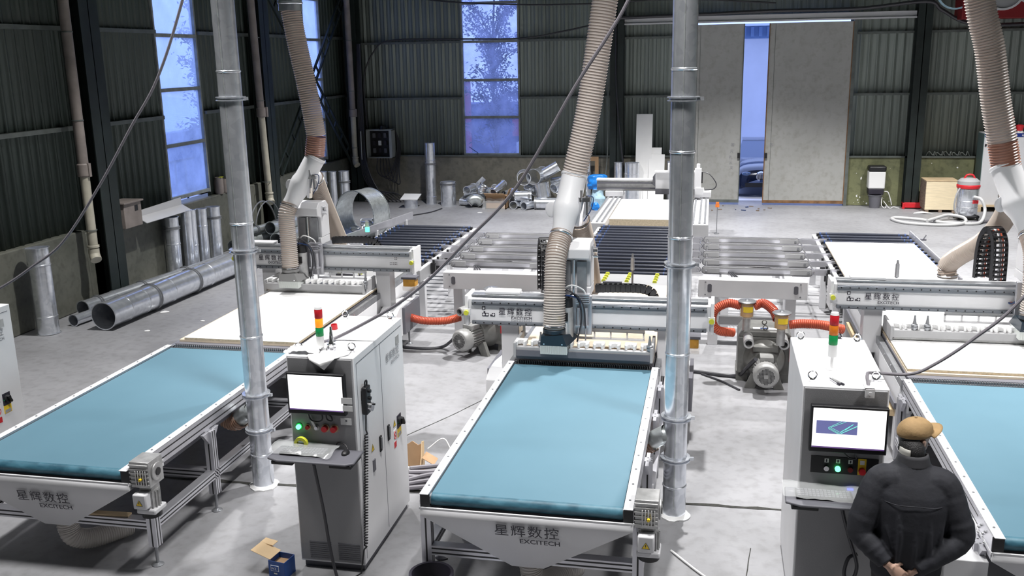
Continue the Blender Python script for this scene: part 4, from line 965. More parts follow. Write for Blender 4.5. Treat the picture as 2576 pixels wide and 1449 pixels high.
for x in (-2.15, -.2): MB().box(x - .2, x + .2, 21.5, 21.9, .956, 1.08).build('portal_foot', M['white'], lt, bev=.01)
lb = MB().box(-1.22, -.32, 21.36, 21.58, 1.16, 1.52).build('label_printer', M['white2'], lt, bev=.01)
MB().box(-1.24, -.3, 21.34, 21.6, 1.52, 1.55).build('printer_lid', M['white'], lb)
MB().box(-1.22, -.32, 21.36, 21.58, 1.04, 1.16).build('printer_base', M['dgrey'], lb)
MB().prism([(-1.22, 1.2), (-1.28, 1.25), (-1.28, 1.42), (-1.22, 1.5)], 'xz', 21.38, 21.56).build('printer_side', M['dgrey'], lb)
hd = MB().box(-.36, -.22, 21.3, 21.45, .98, 1.62).cyl((-.29, 21.36, 1.62), (-.29, 21.36, 1.72), .04, n=12).box(-.34, -.16, 21.28, 21.34, 1.05, 1.2).build('label_head', M['white'], lb, bev=.008)
MB().cyl((-.22, 21.34, 1.3), (-.22, 21.34, 1.55), .03, n=10).build('black_fitting', M['black'], hd)
MB().tube(spline([(-.22, 21.34, 1.55), (-.05, 21.3, 1.50), (.1, 21.3, 1.3), (.05, 21.3, 1.18), (-.15, 21.3, 1.15)], 8), .012, 6).build('cable_loop', M['cable'], hd)
MB().box(-.95, -.85, 21.3, 21.45, 1.55, 1.72).build('printer_knob', M['white'], lb)
# ------------------------------------------------------------------ vacuum pumps
def pump(loc, rz, cans, lab, ex=True):
    x, y = loc
    o = thing('vacuum_pump', lab, 'vacuum pump', (x, y, 0), 'vacuum pumps between the machines')
    b = MB().box(x - .33, x + .33, y + .0, y + .55, .12, .60).prism([(x - .33, .60), (x + .33, .60), (x + .27, .68), (x - .27, .68)], 'xz', y, y + .55)
    b.build('pump_block', M['castgrey'], o, bev=.015)
    bh = MB().lathe([(.15, -.2), (.20, -.16), (.24, -.05), (.27, .02)], (x, y, .32), (x, y + 1, .32), 28, True, 0, True)
    bh.box(x - .15, x + .15, y - .2, y + .02, .47, .53)
    bh.build('bell_housing', M['castgrey'], o)
    m_ = MB().cyl((x, y - .46, .27), (x, y - .18, .27), .135, n=28)
    for k in range(26):
        a = 2 * math.pi * k / 26; m_.obox((x + .142 * math.cos(a), y - .31, .27 + .142 * math.sin(a)), (.022, .26, .006), Matrix.Rotation(-a, 3, 'Y'))
    m_.box(x - .07, x + .09, y - .40, y - .22, .40, .46)
    mo = m_.build('motor', M['motor'], o)
    fc = MB().lathe([(.15, 0), (.155, .02), (.155, .11), (.135, .145), (.125, .15)], (x, y - .42, .27), (x, y - 1.42, .27), 32, True, 0, True).build('fan_cover', M['motor'], mo)
    g = MB()
    for i in range(-6, 7):
        for j in range(-6, 7):
            if .02 < math.hypot(i, j) * .016 < .1 and max(abs(i), abs(j)) > 1: g.box(x + i * .016 - .005, x + i * .016 + .005, y - .5735, y - .5705, .27 + j * .016 - .005, .27 + j * .016 + .005)
    g.build('grille_hole', M['black'], fc)
    ft = MB()
    for sx in (-1, 1): ft.prism([(x + sx * .05, .15), (x + sx * .16, .2), (x + sx * .24, .0), (x + sx * .12, .0)], 'xz', y - .24, y - .18).box(x + sx * .2, x + sx * .34, y + .05, y + .5, .0, .13)
    ft.build('pump_foot', M['castgrey'], o)
    for sx in (-1, 1):
        e = MB().pipe((x + sx * .21, y - .30, .60), (x + sx * .21, y + .12, .60), .062, .02, 20)
        e.cyl((x + sx * .21, y - .1, .60), (x + sx * .21, y + .12, .60), .05, n=16)
        e.build('exhaust_silencer', M['castlite'], o)
    p = MB().box(x - .15, x + .15, y + .06, y + .14, .682, .690).build('name_plate', M['white2'], o)
    MB().box(x - .06, x + .04, y + .07, y + .12, .690, .694).build('blue_badge', M['bluecap'], p)
    for dy in (.05, .30):
        r = MB(); P = [(x + .028 * math.cos(a), y + dy, .715 + .028 * math.sin(a)) for a in [k * .5 for k in range(13)]]; r.tube(P + [P[0]], .007, 6, False); r.build('lifting_eye', M['castgrey'], o)
    for (cx_, cy_, z0) in cans:
        c = MB().cyl((x + cx_, y + cy_, .6), (x + cx_, y + cy_, z0), .05, n=16).build('filter_neck', M['castlite'], o)
        MB().cyl((x + cx_, y + cy_, z0 + .02), (x + cx_, y + cy_, z0 + .19), .078, n=24).build('amber_filter', M['amberglass'], c)
        MB().lathe([(.088, 0), (.09, .2)], (x + cx_, y + cy_, z0), (x + cx_, y + cy_, z0 + 1), 24, False, 0, True).build('clear_bowl', M['clearlid'], c)
        MB().lathe([(.04, .012), (.11, .0), (.115, .012), (.10, .022), (.03, .026), (.02, .04)], (x + cx_, y + cy_, z0 + .20), (x + cx_, y + cy_, z0 + 1.2), 28, True, 0, True).build('bowl_lid', M['steel'], c)
        lb = MB(); ang = [math.radians(-120 + 10 * k) for k in range(9)]
        lb.sheet([[(x + cx_ + .0915 * math.cos(a), y + cy_ + .0915 * math.sin(a), z) for a in ang] for z in (z0 + .085, z0 + .155)]); l_ = lb.build('yellow_label', M['yellow'], c)
    rk = MB().box(x + .30, x + .36, y - .02, y + .06, .3, .46).build('red_valve', M['red'], o)
    o.rotation_euler = (0, 0, rz)
    return o
pump((.72, 11.9), 0, ((-.235, .05, .84), (.165, -.30, .80)), 'grey vacuum pump with two amber filter bowls, standing behind the right control cabinet')
pump((-3.11, 12.75), math.radians(-25), ((.15, -.01, .72),), 'grey vacuum pump partly behind the middle gantry beam, with one amber bowl')
def redhose(P, lab):
    o = MB().hose(P, .055, .022, 14, .07).build('vacuum_hose', [M['redhose'], M['redrib']]); return tag(o, lab, 'hose', 'red ribbed vacuum hoses')
redhose([(-4.25, 12.62, .50), (-3.95, 12.55, .46), (-3.65, 12.58, .46), (-3.46, 12.72, .48)], 'red ribbed hose from the left router to the pump behind the middle gantry')
redhose([(-2.87, 12.72, .86), (-2.78, 12.75, .86), (-2.70, 12.82, .76), (-2.66, 12.95, .6)], 'short red ribbed hose leaving the amber bowl above the middle gantry beam')
redhose([(.40, 11.95, .99), (.25, 11.93, 1.02), (.10, 11.9, .94), (.06, 11.9, .80), (.14, 11.9, .67), (.33, 12.0, .62)], 'red ribbed hose looping down at the left side of the right pump')
redhose([(.57, 11.95, .98), (.68, 11.95, 1.03), (.80, 11.8, .98), (.84, 11.7, .90)], 'red ribbed hose bridging the two amber bowls of the right pump')
redhose([(.975, 11.6, .86), (1.12, 11.6, .88), (1.35, 11.62, .87), (1.62, 11.7, .80)], 'red ribbed hose running from the right pump to the right gantry foot')
# ------------------------------------------------------------------ control cabinets
def eyebolt(parent, x, y, z):
    r = MB(); P = [(x + .028 * math.cos(a), y, z + .045 + .028 * math.sin(a)) for a in [k * 2 * math.pi / 14 for k in range(15)]]; r.tube(P, .007, 6, False).cyl((x, y, z), (x, y, z + .015), .018, n=12); return r.build('eye_bolt', M['chrome'], parent)
def lamp_tower(parent, x, y, z, lit, post=0):
    s = MB()
    if post: s.cyl((x, y, z), (x, y, z + post), .011, n=10).cyl((x, y, z), (x, y, z + .012), .04, n=16)
    else: s.box(x - .05, x + .06, y - .03, y + .03, z, z + .02)
    o = s.build('lamp_tower', M['whiteplastic'], parent); b = z + post + (.02 if not post else 0)
    MB().cyl((x, y, b), (x, y, b + .09), .031, n=20).build('tower_base', M['whiteplastic'], o)
    for k, (nm, m_) in enumerate((('green_lens', 'green'), ('amber_lens', 'amberlit' if lit else 'amber'), ('red_lens', 'red'))):
        MB().lathe([(.030, 0), (.032, .004), (.032, .068), (.030, .072)], (x, y, b + .09 + .074 * k), (x, y, b + 9), 20, True, 0, True).build(nm, M[m_], o)
    MB().cyl((x, y, b + .312), (x, y, b + .33), .031, .026, 20).build('tower_cap', M['whiteplastic'], o)
    return o
def cabinet(x0, x1, y0, y1, lab, style):
    H = 1.84; o = thing('control_cabinet', lab, 'control cabinet', ((x0 + x1) / 2, (y0 + y1) / 2, 0), 'white control cabinets')
    b = MB().box(x0, x1, y0, y1, .06, H).build('body', M['white'], o, bev=.006)
    MB().box(x0 + .02, x1 - .02, y0 + .03, y1 - .03, 0, .06).build('plinth', M['dgrey'], o)
    f = MB().box(x0 + .012, x1 - .012, y0 - .012, y0, .08, H - .012).build('front_panel', M['front'], o, bev=.004)
    yf = y0 - .012
    MB().box(x0 + .012, x1 - .012, yf - .001, yf, 1.06, 1.066).build('panel_gap', M['dgrey'], f)
    for xa in ((x0 + .09, x0 + .28), (x1 - .22, x1 - .03)):
        v = MB()
        for k in range(9): v.box(xa[0], xa[1], yf - .004, yf + .0, .10 + k * .018, .109 + k * .018)
        v.build('louvre', M['dgrey'], f)
    # monitor
    m0, m1 = (x0 + .02, x1 - .06) if style == 'm' else (x0 + .055, x1 - .005)
    mo = MB().box(m0, m1, yf - .06, yf - .01, 1.385, 1.725).build('monitor', M['black'], o, bev=.006)
    MB().box(m0 + .03, m1 - .03, yf - .012, yf, 1.42, 1.70).build('mount', M['dgrey'], mo)
    sc = MB().box(m0 + .016, m1 - .016, yf - .062, yf - .06, 1.42, 1.708).build('screen', M['screen'], mo)
    MB().box(m0 + .016, m1 - .016, yf - .0635, yf - .062, 1.42, 1.430).build('task_bar', M['screenbar'], sc)
    w_ = m1 - m0
    if style != 'm':
        pn = MB().box(m0 + .04, m0 + .31, yf - .0636, yf - .062, 1.525, 1.62).build('drawing_panel', M['screenpanel'], sc)
        ln = MB(); yy = yf - .0642
        for a_, b_ in (((.12, 1.57), (.20, 1.528)), ((.12, 1.57), (.205, 1.618)), ((.20, 1.528), (.308, 1.588)), ((.135, 1.572), (.235, 1.618)), ((.12, 1.562), (.19, 1.526)), ((.135, 1.572), (.21, 1.534)), ((.21, 1.534), (.308, 1.592)), ((.2, 1.54), (.28, 1.60)), ((.205, 1.543), (.283, 1.602)), ((.23, 1.556), (.262, 1.584))):
            ln.bar((m0 + a_[0], yy, a_[1]), (m0 + b_[0], yy, b_[1]), .0025, .0005, (0, 1, 0))
        ln.build('drawing_line', M['screenline'], sc)
    # keyboard tray
    t = MB().prism([(x0 - .10, y0 - .26), (x0 + .0, y0 - .30), (x1 - .0, y0 - .30), (x1 + .06, y0 - .26), (x1 + .05, y0 - .02), (x0 - .09, y0 - .02)], 'xy', 1.065, 1.085).build('keyboard_tray', M['dgrey'], o, bev=.008)
    for xa in (x0 + .0, x1 - .08): MB().box(xa - .06, xa + .12, y0 - .28, y0 - .05, 1.035, 1.065).build('tray_bracket', M['black'], t, bev=.006)
    if style == 'm':
        for x, nm, m_, r, d in ((x0 + .075, 'lit_button', 'greenlit', .019, .02), (x0 + .15, 'push_button', 'red', .016, .02), (x0 + .225, 'key_switch', 'chrome', .014, .02), (x0 + .30, 'stop_button', 'red', .024, .035), (x0 + .375, 'stop_button', 'red', .024, .035)):
            c = MB().cyl((x, yf, 1.255), (x, yf - .006, 1.255), r + .010, n=20).build('button_collar', M['green' if 'lit' in nm else 'wood' if 'chrome' != m_ else 'castlite'], o)
            MB().cyl((x, yf - .006, 1.255), (x, yf - .006 - d, 1.255), r, n=20).build(nm, M[m_], c)
        for k, P in enumerate(([(x0 + .17, yf - .03, 1.40), (x0 + .19, yf - .03, 1.33), (x0 + .25, yf - .03, 1.315), (x0 + .29, yf - .03, 1.34), (x0 + .285, yf - .03, 1.40)], [(x0 + .32, yf - .03, 1.40), (x0 + .33, yf - .03, 1.34), (x0 + .37, yf - .03, 1.33), (x0 + .36, yf - .03, 1.37), (x0 + .31, yf - .03, 1.39)])):
            MB().tube(spline(P, 8), .006, 6).build('monitor_cable', M['cable'], mo)
        MB().bar((x0 + .17, yf - .02, 1.37), (x0 + .23, yf - .02, 1.24), .018, .01, (0, 1, 0)).build('door_pin', M['whiteplastic'], f)
        MB().box(x1 - .13, x1 - .04, yf - .002, yf, 1.29, 1.345).build('rating_label', M['paper'], f)
        MB().box(x1 - .09, x1 - .075, yf - .003, yf - .002, 1.32, 1.33).build('label_mark', M['ink'], f)
        e = MB().box(m1 - .03, m1 + .06, yf - .063, yf - .06, 1.49, 1.54).box(m1 - .02, m1 + .06, yf - .064, yf - .061, 1.43, 1.475).build('sticker', M['paper'], mo)
    else:
        pn = MB().box(x0 + .08, x0 + .53, yf - .004, yf, 1.205, 1.33).build('button_panel', M['black'], o)
        for x, m_, r in ((x0 + .185, 'chrome', .018), (x0 + .262, 'greenlit', .019), (x0 + .345, 'darkred', .018)):
            MB().cyl((x, yf - .004, 1.245), (x, yf - .022, 1.245), r, n=20).build('lit_button' if m_ == 'greenlit' else 'push_button', M[m_], pn)
            s_ = MB().box(x - .014, x + .014, yf - .005, yf - .004, 1.285, 1.315).build('button_sign', M['paper'], pn)
            MB().box(x - .005, x + .005, yf - .006, yf - .005, 1.29, 1.31).build('sign_mark', M['ink'], s_)
        MB().box(x0 + .395, x0 + .45, yf - .006, yf - .003, 1.207, 1.328).build('yellow_backing', M['yellow'], pn)
        MB().cyl((x0 + .423, yf - .006, 1.24), (x0 + .423, yf - .035, 1.24), .023, n=20).build('stop_button', M['red'], pn)
        MB().box(x0 + .408, x0 + .438, yf - .008, yf - .006, 1.285, 1.315).build('button_sign', M['paper'], pn)
        for P in ([(x0 + .28, yf - .03, 1.39), (x0 + .33, yf - .02, 1.34), (x0 + .38, yf - .01, 1.325)], [(x0 + .36, yf - .03, 1.39), (x0 + .375, yf - .02, 1.35), (x0 + .38, yf - .01, 1.33)]): MB().tube(spline(P, 8), .005, 6).build('monitor_cable', M['cable'], mo)
    # side door with handles and signs
    xs = x1
    dgap = y0 + (y1 - y0) * .50
    for yy in (y0 + .05, dgap): MB().box(xs, xs + .0015, yy - .003, yy + .003, .1, H - .06).build('door_gap', M['dgrey'], b)
    MB().box(xs, xs + .0015, y0 + .05, y1 - .04, H - .063, H - .058).build('door_gap', M['dgrey'], b)
    for y, z in ((dgap - .11, .93), (dgap + .10, .945)):
        h = MB().box(xs, xs + .012, y - .022, y + .022, z - .07, z + .07).build('door_handle', M['black'], b, bev=.003)
        MB().box(xs + .012, xs + .022, y - .008, y + .008, z - .045, z + .055).build('lever', M['steel'], h)
    MB().box(xs, xs + .01, dgap - .31, dgap - .26, .76, .86).build('lock_plate', M['dgrey'], b)
    warning(b, (xs, dgap - .29, .97), (0, 1, 0), (0, 0, 1), .075); warning(b, (xs, dgap + .27, .965), (0, 1, 0), (0, 0, 1), .075)
    n_ = MB().box(xs, xs + .002, dgap + .235, dgap + .30, .73, .90).build('prohibition_sign', M['paper'], b)
    r = MB(); P = [(xs + .0035, dgap + .2675 + .026 * math.cos(a), .85 + .032 * math.sin(a)) for a in [k * 2 * math.pi / 20 for k in range(21)]]; r.tube(P, .003, 5, False).bar((xs + .0035, dgap + .25, .872), (xs + .0035, dgap + .285, .828), .003, .005); r.build('red_ring', M['red'], n_)
    MB().box(xs + .002, xs + .003, dgap + .237, dgap + .298, .735, .79).build('red_field', M['red'], n_)
    s_ = MB().box(xs, xs + .006, dgap + .34, dgap + .44, .88, 1.0).build('switch_plate', M['ink'], b)
    MB().cyl((xs + .006, dgap + .39, .945), (xs + .03, dgap + .39, .945), .036, n=20).obox((xs + .04, dgap + .39, .945), (.03, .02, .075), Matrix.Rotation(.5, 3, 'X')).build('rotary_switch', M['black'], s_)
    MB().box(xs + .006, xs + .008, dgap + .345, dgap + .435, .93, .94).build('green_mark', M['green'], s_)
    yl = MB().box(xs, xs + .004, dgap + .34, dgap + .44, .80, .88).build('yellow_plate', M['yellow'], b)
    MB().box(xs + .004, xs + .005, dgap + .35, dgap + .43, .805, .835).build('grey_text_field', M['grey'], yl)
    brandtext(b, (xs + .002, dgap + .12, 1.57), (0, 1, 0), (0, 0, 1), .085, 'inkgrey', wide=.36)
    MB().box(xs, xs + .003, y1 - .20, y1 - .11, 1.64, 1.72).build('window_plate', M['castlite'], b)
    for x, y in ((x0 + .07, y0 + .10), (x1 - .07, y0 + .16), (x0 + .07, y1 - .10), (x1 - .07, y1 - .10)): eyebolt(b, x, y, H)
    return o
cabs = [cabinet(-3.24, -2.68, 6.66, 7.86, 'white control cabinet between left and middle conveyors, with lit blank monitor', 'm'),
        cabinet(.665, 1.235, 6.545, 7.73, 'white control cabinet with drawing on its monitor, in front of the man', 'r'),
        cabinet(-7.24, -6.67, 6.60, 7.82, 'white control cabinet cut off at the left edge of the picture', 'm')]
lamp_tower(cabs[0], -3.03, 6.86, 1.84, True)
lamp_tower(cabs[1], .895, 6.93, 1.84, False, .10)
# ------------------------------------------------------------------ standing extraction ducts
def clampring(mb, x, y, z, r):
    mb.lathe([(r, 0), (r + .03, .002), (r + .03, .010), (r + .012, .014), (r + .012, .026), (r + .03, .030), (r + .03, .038), (r, .040)], (x, y, z - .02), (x, y, z + .98), 28, False, 0, True)
    mb.box(x + r + .01, x + r + .06, y - .012, y + .012, z - .014, z + .014)
def tall_duct(x, y, seams, rings, lab):
    o = thing('extraction_duct', lab, 'duct', (x, y, 0), 'upright extraction ducts'); r = .104
    zs = [0.02] + seams + [9.5]
    for a, b in zip(zs, zs[1:]): MB().pipe((x, y, a), (x, y, b), r - .002 * (zs.index(a) % 2), .004, 32, 0, () if b - a < .3 else ()).build('pipe_section', M['galv'], o)
    for z in seams: MB().lathe([(r, -.012), (r + .006, -.004), (r + .006, .004), (r, .012)], (x, y, z), (x, y, z + 1), 32, False, 0, True).build('swage', M['galv'], o)
    for z in rings:
        c = MB(); clampring(c, x, y, z, r); c.build('clamp_ring', M['galv'], o)
    MB().box(x - .004, x + .004, y - r - .003, y - r + .004, .1, 9.4).build('lock_seam', M['galvd'], o)
    fo = MB(); random.seed(int(abs(x) * 100))
    pts = [(x + (.125 + .035 * random.random()) * math.cos(a), y + (.125 + .035 * random.random()) * math.sin(a)) for a in [k * .3 for k in range(21)]]
    fo.prism(pts, 'xy', 0.001, .012); fo.lathe([(.135, .01), (.11, .03)], (x, y, 0), (x, y, 1), 24, True, 0, True); fo.build('white_foam_seal', M['paper'], o)
    b = MB().lathe([(.09, 0), (.085, .1)], (x, y, .78), (x - .5, y + .12, .68), 20, False, 0, True)
    b.tube(spline([(x - .08, y + .02, .78), (x - .17, y + .04, .72), (x - .24, y + .06, .66)], 6), .082, 20, False); b.build('branch_pipe', M['galvd'], o)
    MB().hose([(x - .20, y + .05, .68), (x - .28, y + .07, .63), (x - .38, y + .09, .64), (x - .48, y + .11, .72)], .088, .026, 18).build('branch_hose', [M['filmp'], M['wireb']], o)
    return o
tall_duct(-4.255, 8.05, [.35, .62, 1.55, 2.64, 4.01, 6.0], [.60, .96, 2.38, 3.77], 'upright round duct beside the left blue conveyor, foot sealed with white foam')
tall_duct(-.245, 8.1, [.30, 1.55, 2.58, 3.3, 3.97, 6.0], [.56, .95, 2.34, 3.73], 'upright round duct beside the middle blue conveyor, in front of the door')
# ------------------------------------------------------------------ ducts stored along the left wall
def duct_piece(p0, p1, r, lab, group, seams=(), rings=(), dull=False, lip=.012):
    p0 = Vector(p0); p1 = Vector(p1); c = (p0 + p1) / 2; base = (c.x, c.y, min(p0.z, p1.z) - (r if abs(p0.z - p1.z) < .5 else 0))
    o = thing('duct_pipe', lab, 'duct', base, group)
    MB().pipe(p0, p1, r, .004, 32, 0, seams, lip).build('pipe', M['galvd' if dull else 'galv'], o)
    d = p1 - p0; L = d.length; a = d / L
    for q in rings:
        P = p0 + a * (q * L); MB().lathe([(r, -.03), (r + .022, -.028), (r + .022, -.012), (r + .01, -.008), (r + .01, .008), (r + .022, .012), (r + .022, .028), (r, .03)], P, P + a, 32, False, 0, True).build('flange', M['steel'], o)
    return o
G = 'galvanised ducts stored along the left wall'
duct_piece((-9.30, 12.87, .235), (-9.10, 17.6, .235), .215, 'thickest galvanised duct lying on the floor along the left wall', G, (.1, .2, .36, .62), (.26, .52, .93))
duct_piece((-10.16, 13.55, .15), (-9.58, 18.4, .15), .125, 'slim galvanised duct lying between the wall and the thickest duct', G, (.15, .5), (.07, .30, .55))
duct_piece((-9.96, 13.02, .095), (-9.53, 16.6, .095), .088, 'thin short duct end lying left of the thickest duct mouth', G, (.2,), (.18,))
duct_piece((-10.12, 12.62, .0), (-10.16, 12.66, 1.36), .165, 'duct piece standing alone against the wall at the front left', G, (.2, .8), (), False, .02)
for (x, y, h, r, sm, rg, lab) in ((-10.28, 16.62, 1.17, .135, (.55,), (.82,), 'first standing duct from the left in the row under the tall window'), (-10.20, 17.05, 1.24, .105, (), (), 'second standing duct in the row under the tall window'),
                              (-10.27, 17.33, 1.20, .10, (.4,), (), 'third standing duct in the row under the tall window'), (-10.20, 17.62, 1.18, .105, (.7,), (), 'fourth standing duct in the row under the tall window'), (-10.24, 18.15, 1.14, .15, (), (.8,), 'fifth and last standing duct in the row under the tall window')):
    duct_piece((x, y, 0), (x, y + .02, h), r, lab, G, sm, rg)
for (x, y, h, r, rg, lab) in ((-10.05, 23.6, 1.22, .115, (.75,), 'left one of three ducts standing behind the left gantry'), (-9.93, 24.0, 1.18, .105, (), 'middle one of three ducts standing behind the left gantry'), (-9.72, 24.3, 1.16, .14, (.75,), 'right one of three ducts standing behind the left gantry')):
    duct_piece((x, y, 0), (x, y, h), r, lab, G, (), rg)
for p0, p1, r, lab in (((-10.0, 19.25, .42), (-9.75, 20.9, .42), .075, 'thin open duct end behind the left gantry hose'), ((-9.72, 19.7, .42), (-9.45, 21.4, .40), .135, 'wide open duct end behind the left gantry hose'), ((-9.55, 19.6, .16), (-9.25, 21.8, .16), .15, 'lower duct lying under the two open duct ends'), ((-10.15, 18.75, .16), (-9.8, 21.6, .16), .15, 'duct lying lowest next to the wall behind the left gantry')):
    duct_piece(p0, p1, r, lab, G, (), (.15,), True)
hp = MB(); P = [(-10.12, 20.15 + .75 * math.cos(a), .05 + .9 * math.sin(a)) for a in [k * math.pi / 24 for k in range(25)]]
hp.tube(P, .018, 8); P = [(p[0] + .12, p[1] + .05, p[2]) for p in P]; hp.tube(P, .014, 8); tag(hp.build('steel_hoop', M['steel']), 'large steel hoop leaning on the wall behind the left gantry', 'hoop')
rg = thing('duct_ring', 'big galvanised ring standing on edge on the floor behind the left roller table', 'ring', (-7.95, 20.9, 0))
c0 = V(-8.02, 20.55, .585); ax = V(.35, .94, 0).normalized()
MB().lathe([(.56, 0), (.585, 0), (.585, .012), (.57, .015), (.57, .55), (.585, .555), (.585, .57), (.56, .57), (.56, 0)], c0, c0 + ax, 48, False, 0, True).build('ring_shell', M['galvd'], rg)
q = MB(); u, v_ = frame_of(ax)
for k in range(28):
    a = 2 * math.pi * k / 28; p = c0 + (u * math.cos(a) + v_ * math.sin(a)) * .575; q.cyl(p - ax * .004, p + ax * .002, .007, n=6)
q.build('rivet_hole', M['ink'], rg)
# ------------------------------------------------------------------ fittings
def elbow(c, r, R, rz, lab, ry=0, group='duct fittings heaped by the back wall', sweep=90, dull=False):
    x, y, z = c; o = thing('duct_elbow', lab, 'duct fitting', (x, y, z), group)
    n = 5 if sweep > 60 else 3; P = [V(x + R * (1 - math.cos(a)), y, z + R * math.sin(a)) for a in [math.radians(sweep) * k / n for k in range(n + 1)]]
    P = [P[0] - V(0, 0, .08)] + P; P.append(P[-1] + V(math.sin(math.radians(sweep)), 0, math.cos(math.radians(sweep))) * .08)
    m_ = MB().tube(P, r, 24, False); m_.build('bend', M['galvd' if dull else 'galv'], o, solid=.006, sharp=20)
    for p, d in ((P[0], V(0, 0, 1)), (P[-1], (P[-1] - P[-2]).normalized())): MB().lathe([(r - .004, -.012), (r + .014, -.012), (r + .014, .004), (r - .004, .004), (r - .004, -.012)], p, p + d, 24, False, 0, True).build('rim', M['chrome'], o)
    o.rotation_euler = (0, ry, rz); return o
def stub(p0, p1, r, lab, group='duct fittings heaped by the back wall', rings=()):
    o = duct_piece(p0, p1, r, lab, group, (), rings); o['category'] = 'duct fitting'; return o
B = 25.75
stub((-6.92, 26.0, .11), (-6.22, 25.72, .11), .10, 'straight duct piece lying at the left foot of the fittings heap, open end forward')
rp = MB().bar((-7.0, 26.35, .08), (-6.35, 26.45, .72), .03, .14); tag(rp.build('sheet_strip', M['galv']), 'tilted folded sheet strip beside the standing drum on the back wall', 'metal strip')
stub((-6.60, 26.2, .50), (-6.68, 25.72, .47), .105, 'open duct mouth left in the fittings heap, above the straight piece')
elbow((-6.30, 25.95, .45), .125, .12, 0, 'ribbed bend pointing upward on the left of the fittings heap', 0, sweep=35)
elbow((-6.55, 25.65, .20), .135, .18, .3, 'ribbed bend lying on the floor left of the cardboard box', .9, dull=True)
stub((-6.0, 26.25, .47), (-5.92, 25.75, .46), .10, 'round open mouth behind the cardboard box, left of two')
stub((-5.72, 26.2, .62), (-5.92, 25.7, .42), .09, 'tilted pipe rising behind the cardboard box, open mouth down left')
elbow((-5.35, 25.9, .38), .13, .16, 2.6, 'bend right of the cardboard box, second from the top', 1.2)
stub((-5.18, 26.35, .80), (-5.06, 25.78, .80), .18, 'wide white-rimmed collar on top of the fittings heap')
elbow((-5.25, 25.75, .30), .14, .2, .2, 'large ribbed bend under the white-rimmed collar', 1.25)
stub((-4.62, 26.3, .86), (-4.78, 25.7, .86), .21, 'widest open branch mouth on top of the fittings heap')
stub((-4.58, 26.0, .88), (-4.16, 26.1, 1.12), .15, 'branch arm rising to the right from the widest mouth')
stub((-4.50, 25.75, .28), (-4.58, 25.8, .68), .20, 'bright upright drum below the widest branch mouth')
stub((-4.22, 25.7, .55), (-4.05, 25.95, .62), .12, 'short collar to the right of the bright upright drum')
elbow((-4.85, 25.95, .5), .09, .12, .5, 'small bend between the white-rimmed collar and the bright drum', 1.0)
stub((-5.30, 25.62, .34), (-4.85, 25.72, .34), .14, 'short pipe lying across two small round mouths', rings=(.85,))
stub((-5.24, 25.9, .11), (-5.30, 25.42, .11), .105, 'small round mouth on the floor right of the cardboard box, left of two')
stub((-4.72, 25.7, .11), (-4.98, 25.28, .11), .105, 'small round mouth on the floor right of the cardboard box, right of two')
stub((-4.72, 25.5, .16), (-3.95, 25.55, .16), .155, 'thick pipe lying at the right foot of the fittings heap', rings=(.04,))
elbow((-3.75, 25.95, .30), .15, .18, 1.2, 'bend at the right end of the heap beside the slim standing pipe', .8, dull=True)
elbow((-6.05, 26.3, .30), .15, .2, 2.9, 'dull bend lying behind the cardboard box', 1.0, dull=True)
stub((-6.9, 26.2, .30), (-6.55, 26.3, .34), .12, 'short pipe lying crosswise above the straight piece at the left of the heap')
elbow((-5.62, 26.2, .28), .14, .18, .8, 'bend wedged between the cardboard box and the white-rimmed collar', 1.3)
stub((-5.02, 26.2, .50), (-4.75, 25.85, .46), .14, 'short wide pipe under the white-rimmed collar, mouth to the right')
elbow((-4.95, 25.7, .22), .11, .13, 3.0, 'small bend on the floor right of the two small round mouths', 1.4)
stub((-4.35, 26.3, .62), (-3.95, 26.25, .70), .16, 'pipe stub behind the bright upright drum, pointing right')
elbow((-4.05, 25.8, .38), .13, .16, .3, 'bend resting on the thick pipe at the right foot of the heap', 1.1)
elbow((-3.55, 25.75, .18), .14, .15, 2.2, 'bend on the floor left of the slim standing pipe', 1.4, dull=True)
stub((-2.95, 26.3, .13), (-2.75, 25.95, .13), .13, 'short pipe on the floor between the plastic bag and the dark column')
elbow((-8.30, 21.05, .16), .10, .14, .5, 'bend lying inside the big ring, left of two', 1.3, 'fittings lying inside the big ring')
elbow((-7.80, 21.0, .22), .13, .16, 2.2, 'bend lying inside the big ring, right of two', .8, 'fittings lying inside the big ring')
stub((-8.13, 21.3, .30), (-7.83, 21.25, .32), .09, 'short pipe lying inside the big ring', 'fittings lying inside the big ring')
duct_piece((-7.86, 26.2, 0), (-7.86, 26.22, 1.74), .15, 'tall duct standing against the back wall, left of the window', 'ducts standing on the back wall', (.12, .72), (.66,))
stub((-7.28, 25.95, 0), (-7.28, 25.95, .68), .215, 'bright drum standing on the floor left of the fittings heap', 'ducts standing on the back wall', (.9,))
s_ = stub((-8.25, 25.5, 0), (-8.25, 25.5, .26), .19, 'short drum with a white board on top by the back wall', 'ducts standing on the back wall')
b = tag(MB().obox((-8.25, 25.5, .30), (.50, .42, .02), Matrix.Rotation(.25, 3, 'X')).build('board_offcut', M['board']), 'small white board lying tilted on the short drum by the back wall', 'board')
duct_piece((-3.30, 26.0, 0), (-3.33, 26.05, 1.34), .075, 'slim pipe standing on the back wall right of the middle suction hose', 'ducts standing on the back wall', (), (.7,))
duct_piece((-2.52, 26.3, 0), (-2.52, 26.3, 1.2), .115, 'narrow duct standing left of the thick duct behind the lift table', 'ducts standing on the back wall')
duct_piece((-2.14, 26.25, 0), (-2.14, 26.25, 1.2), .20, 'thick duct standing in front of the tall white offcut', 'ducts standing on the back wall', (.75,))
duct_piece((-1.12, 26.5, 0), (-1.12, 26.5, 1.22), .09, 'thin duct standing right of the white offcuts', 'ducts standing on the back wall')
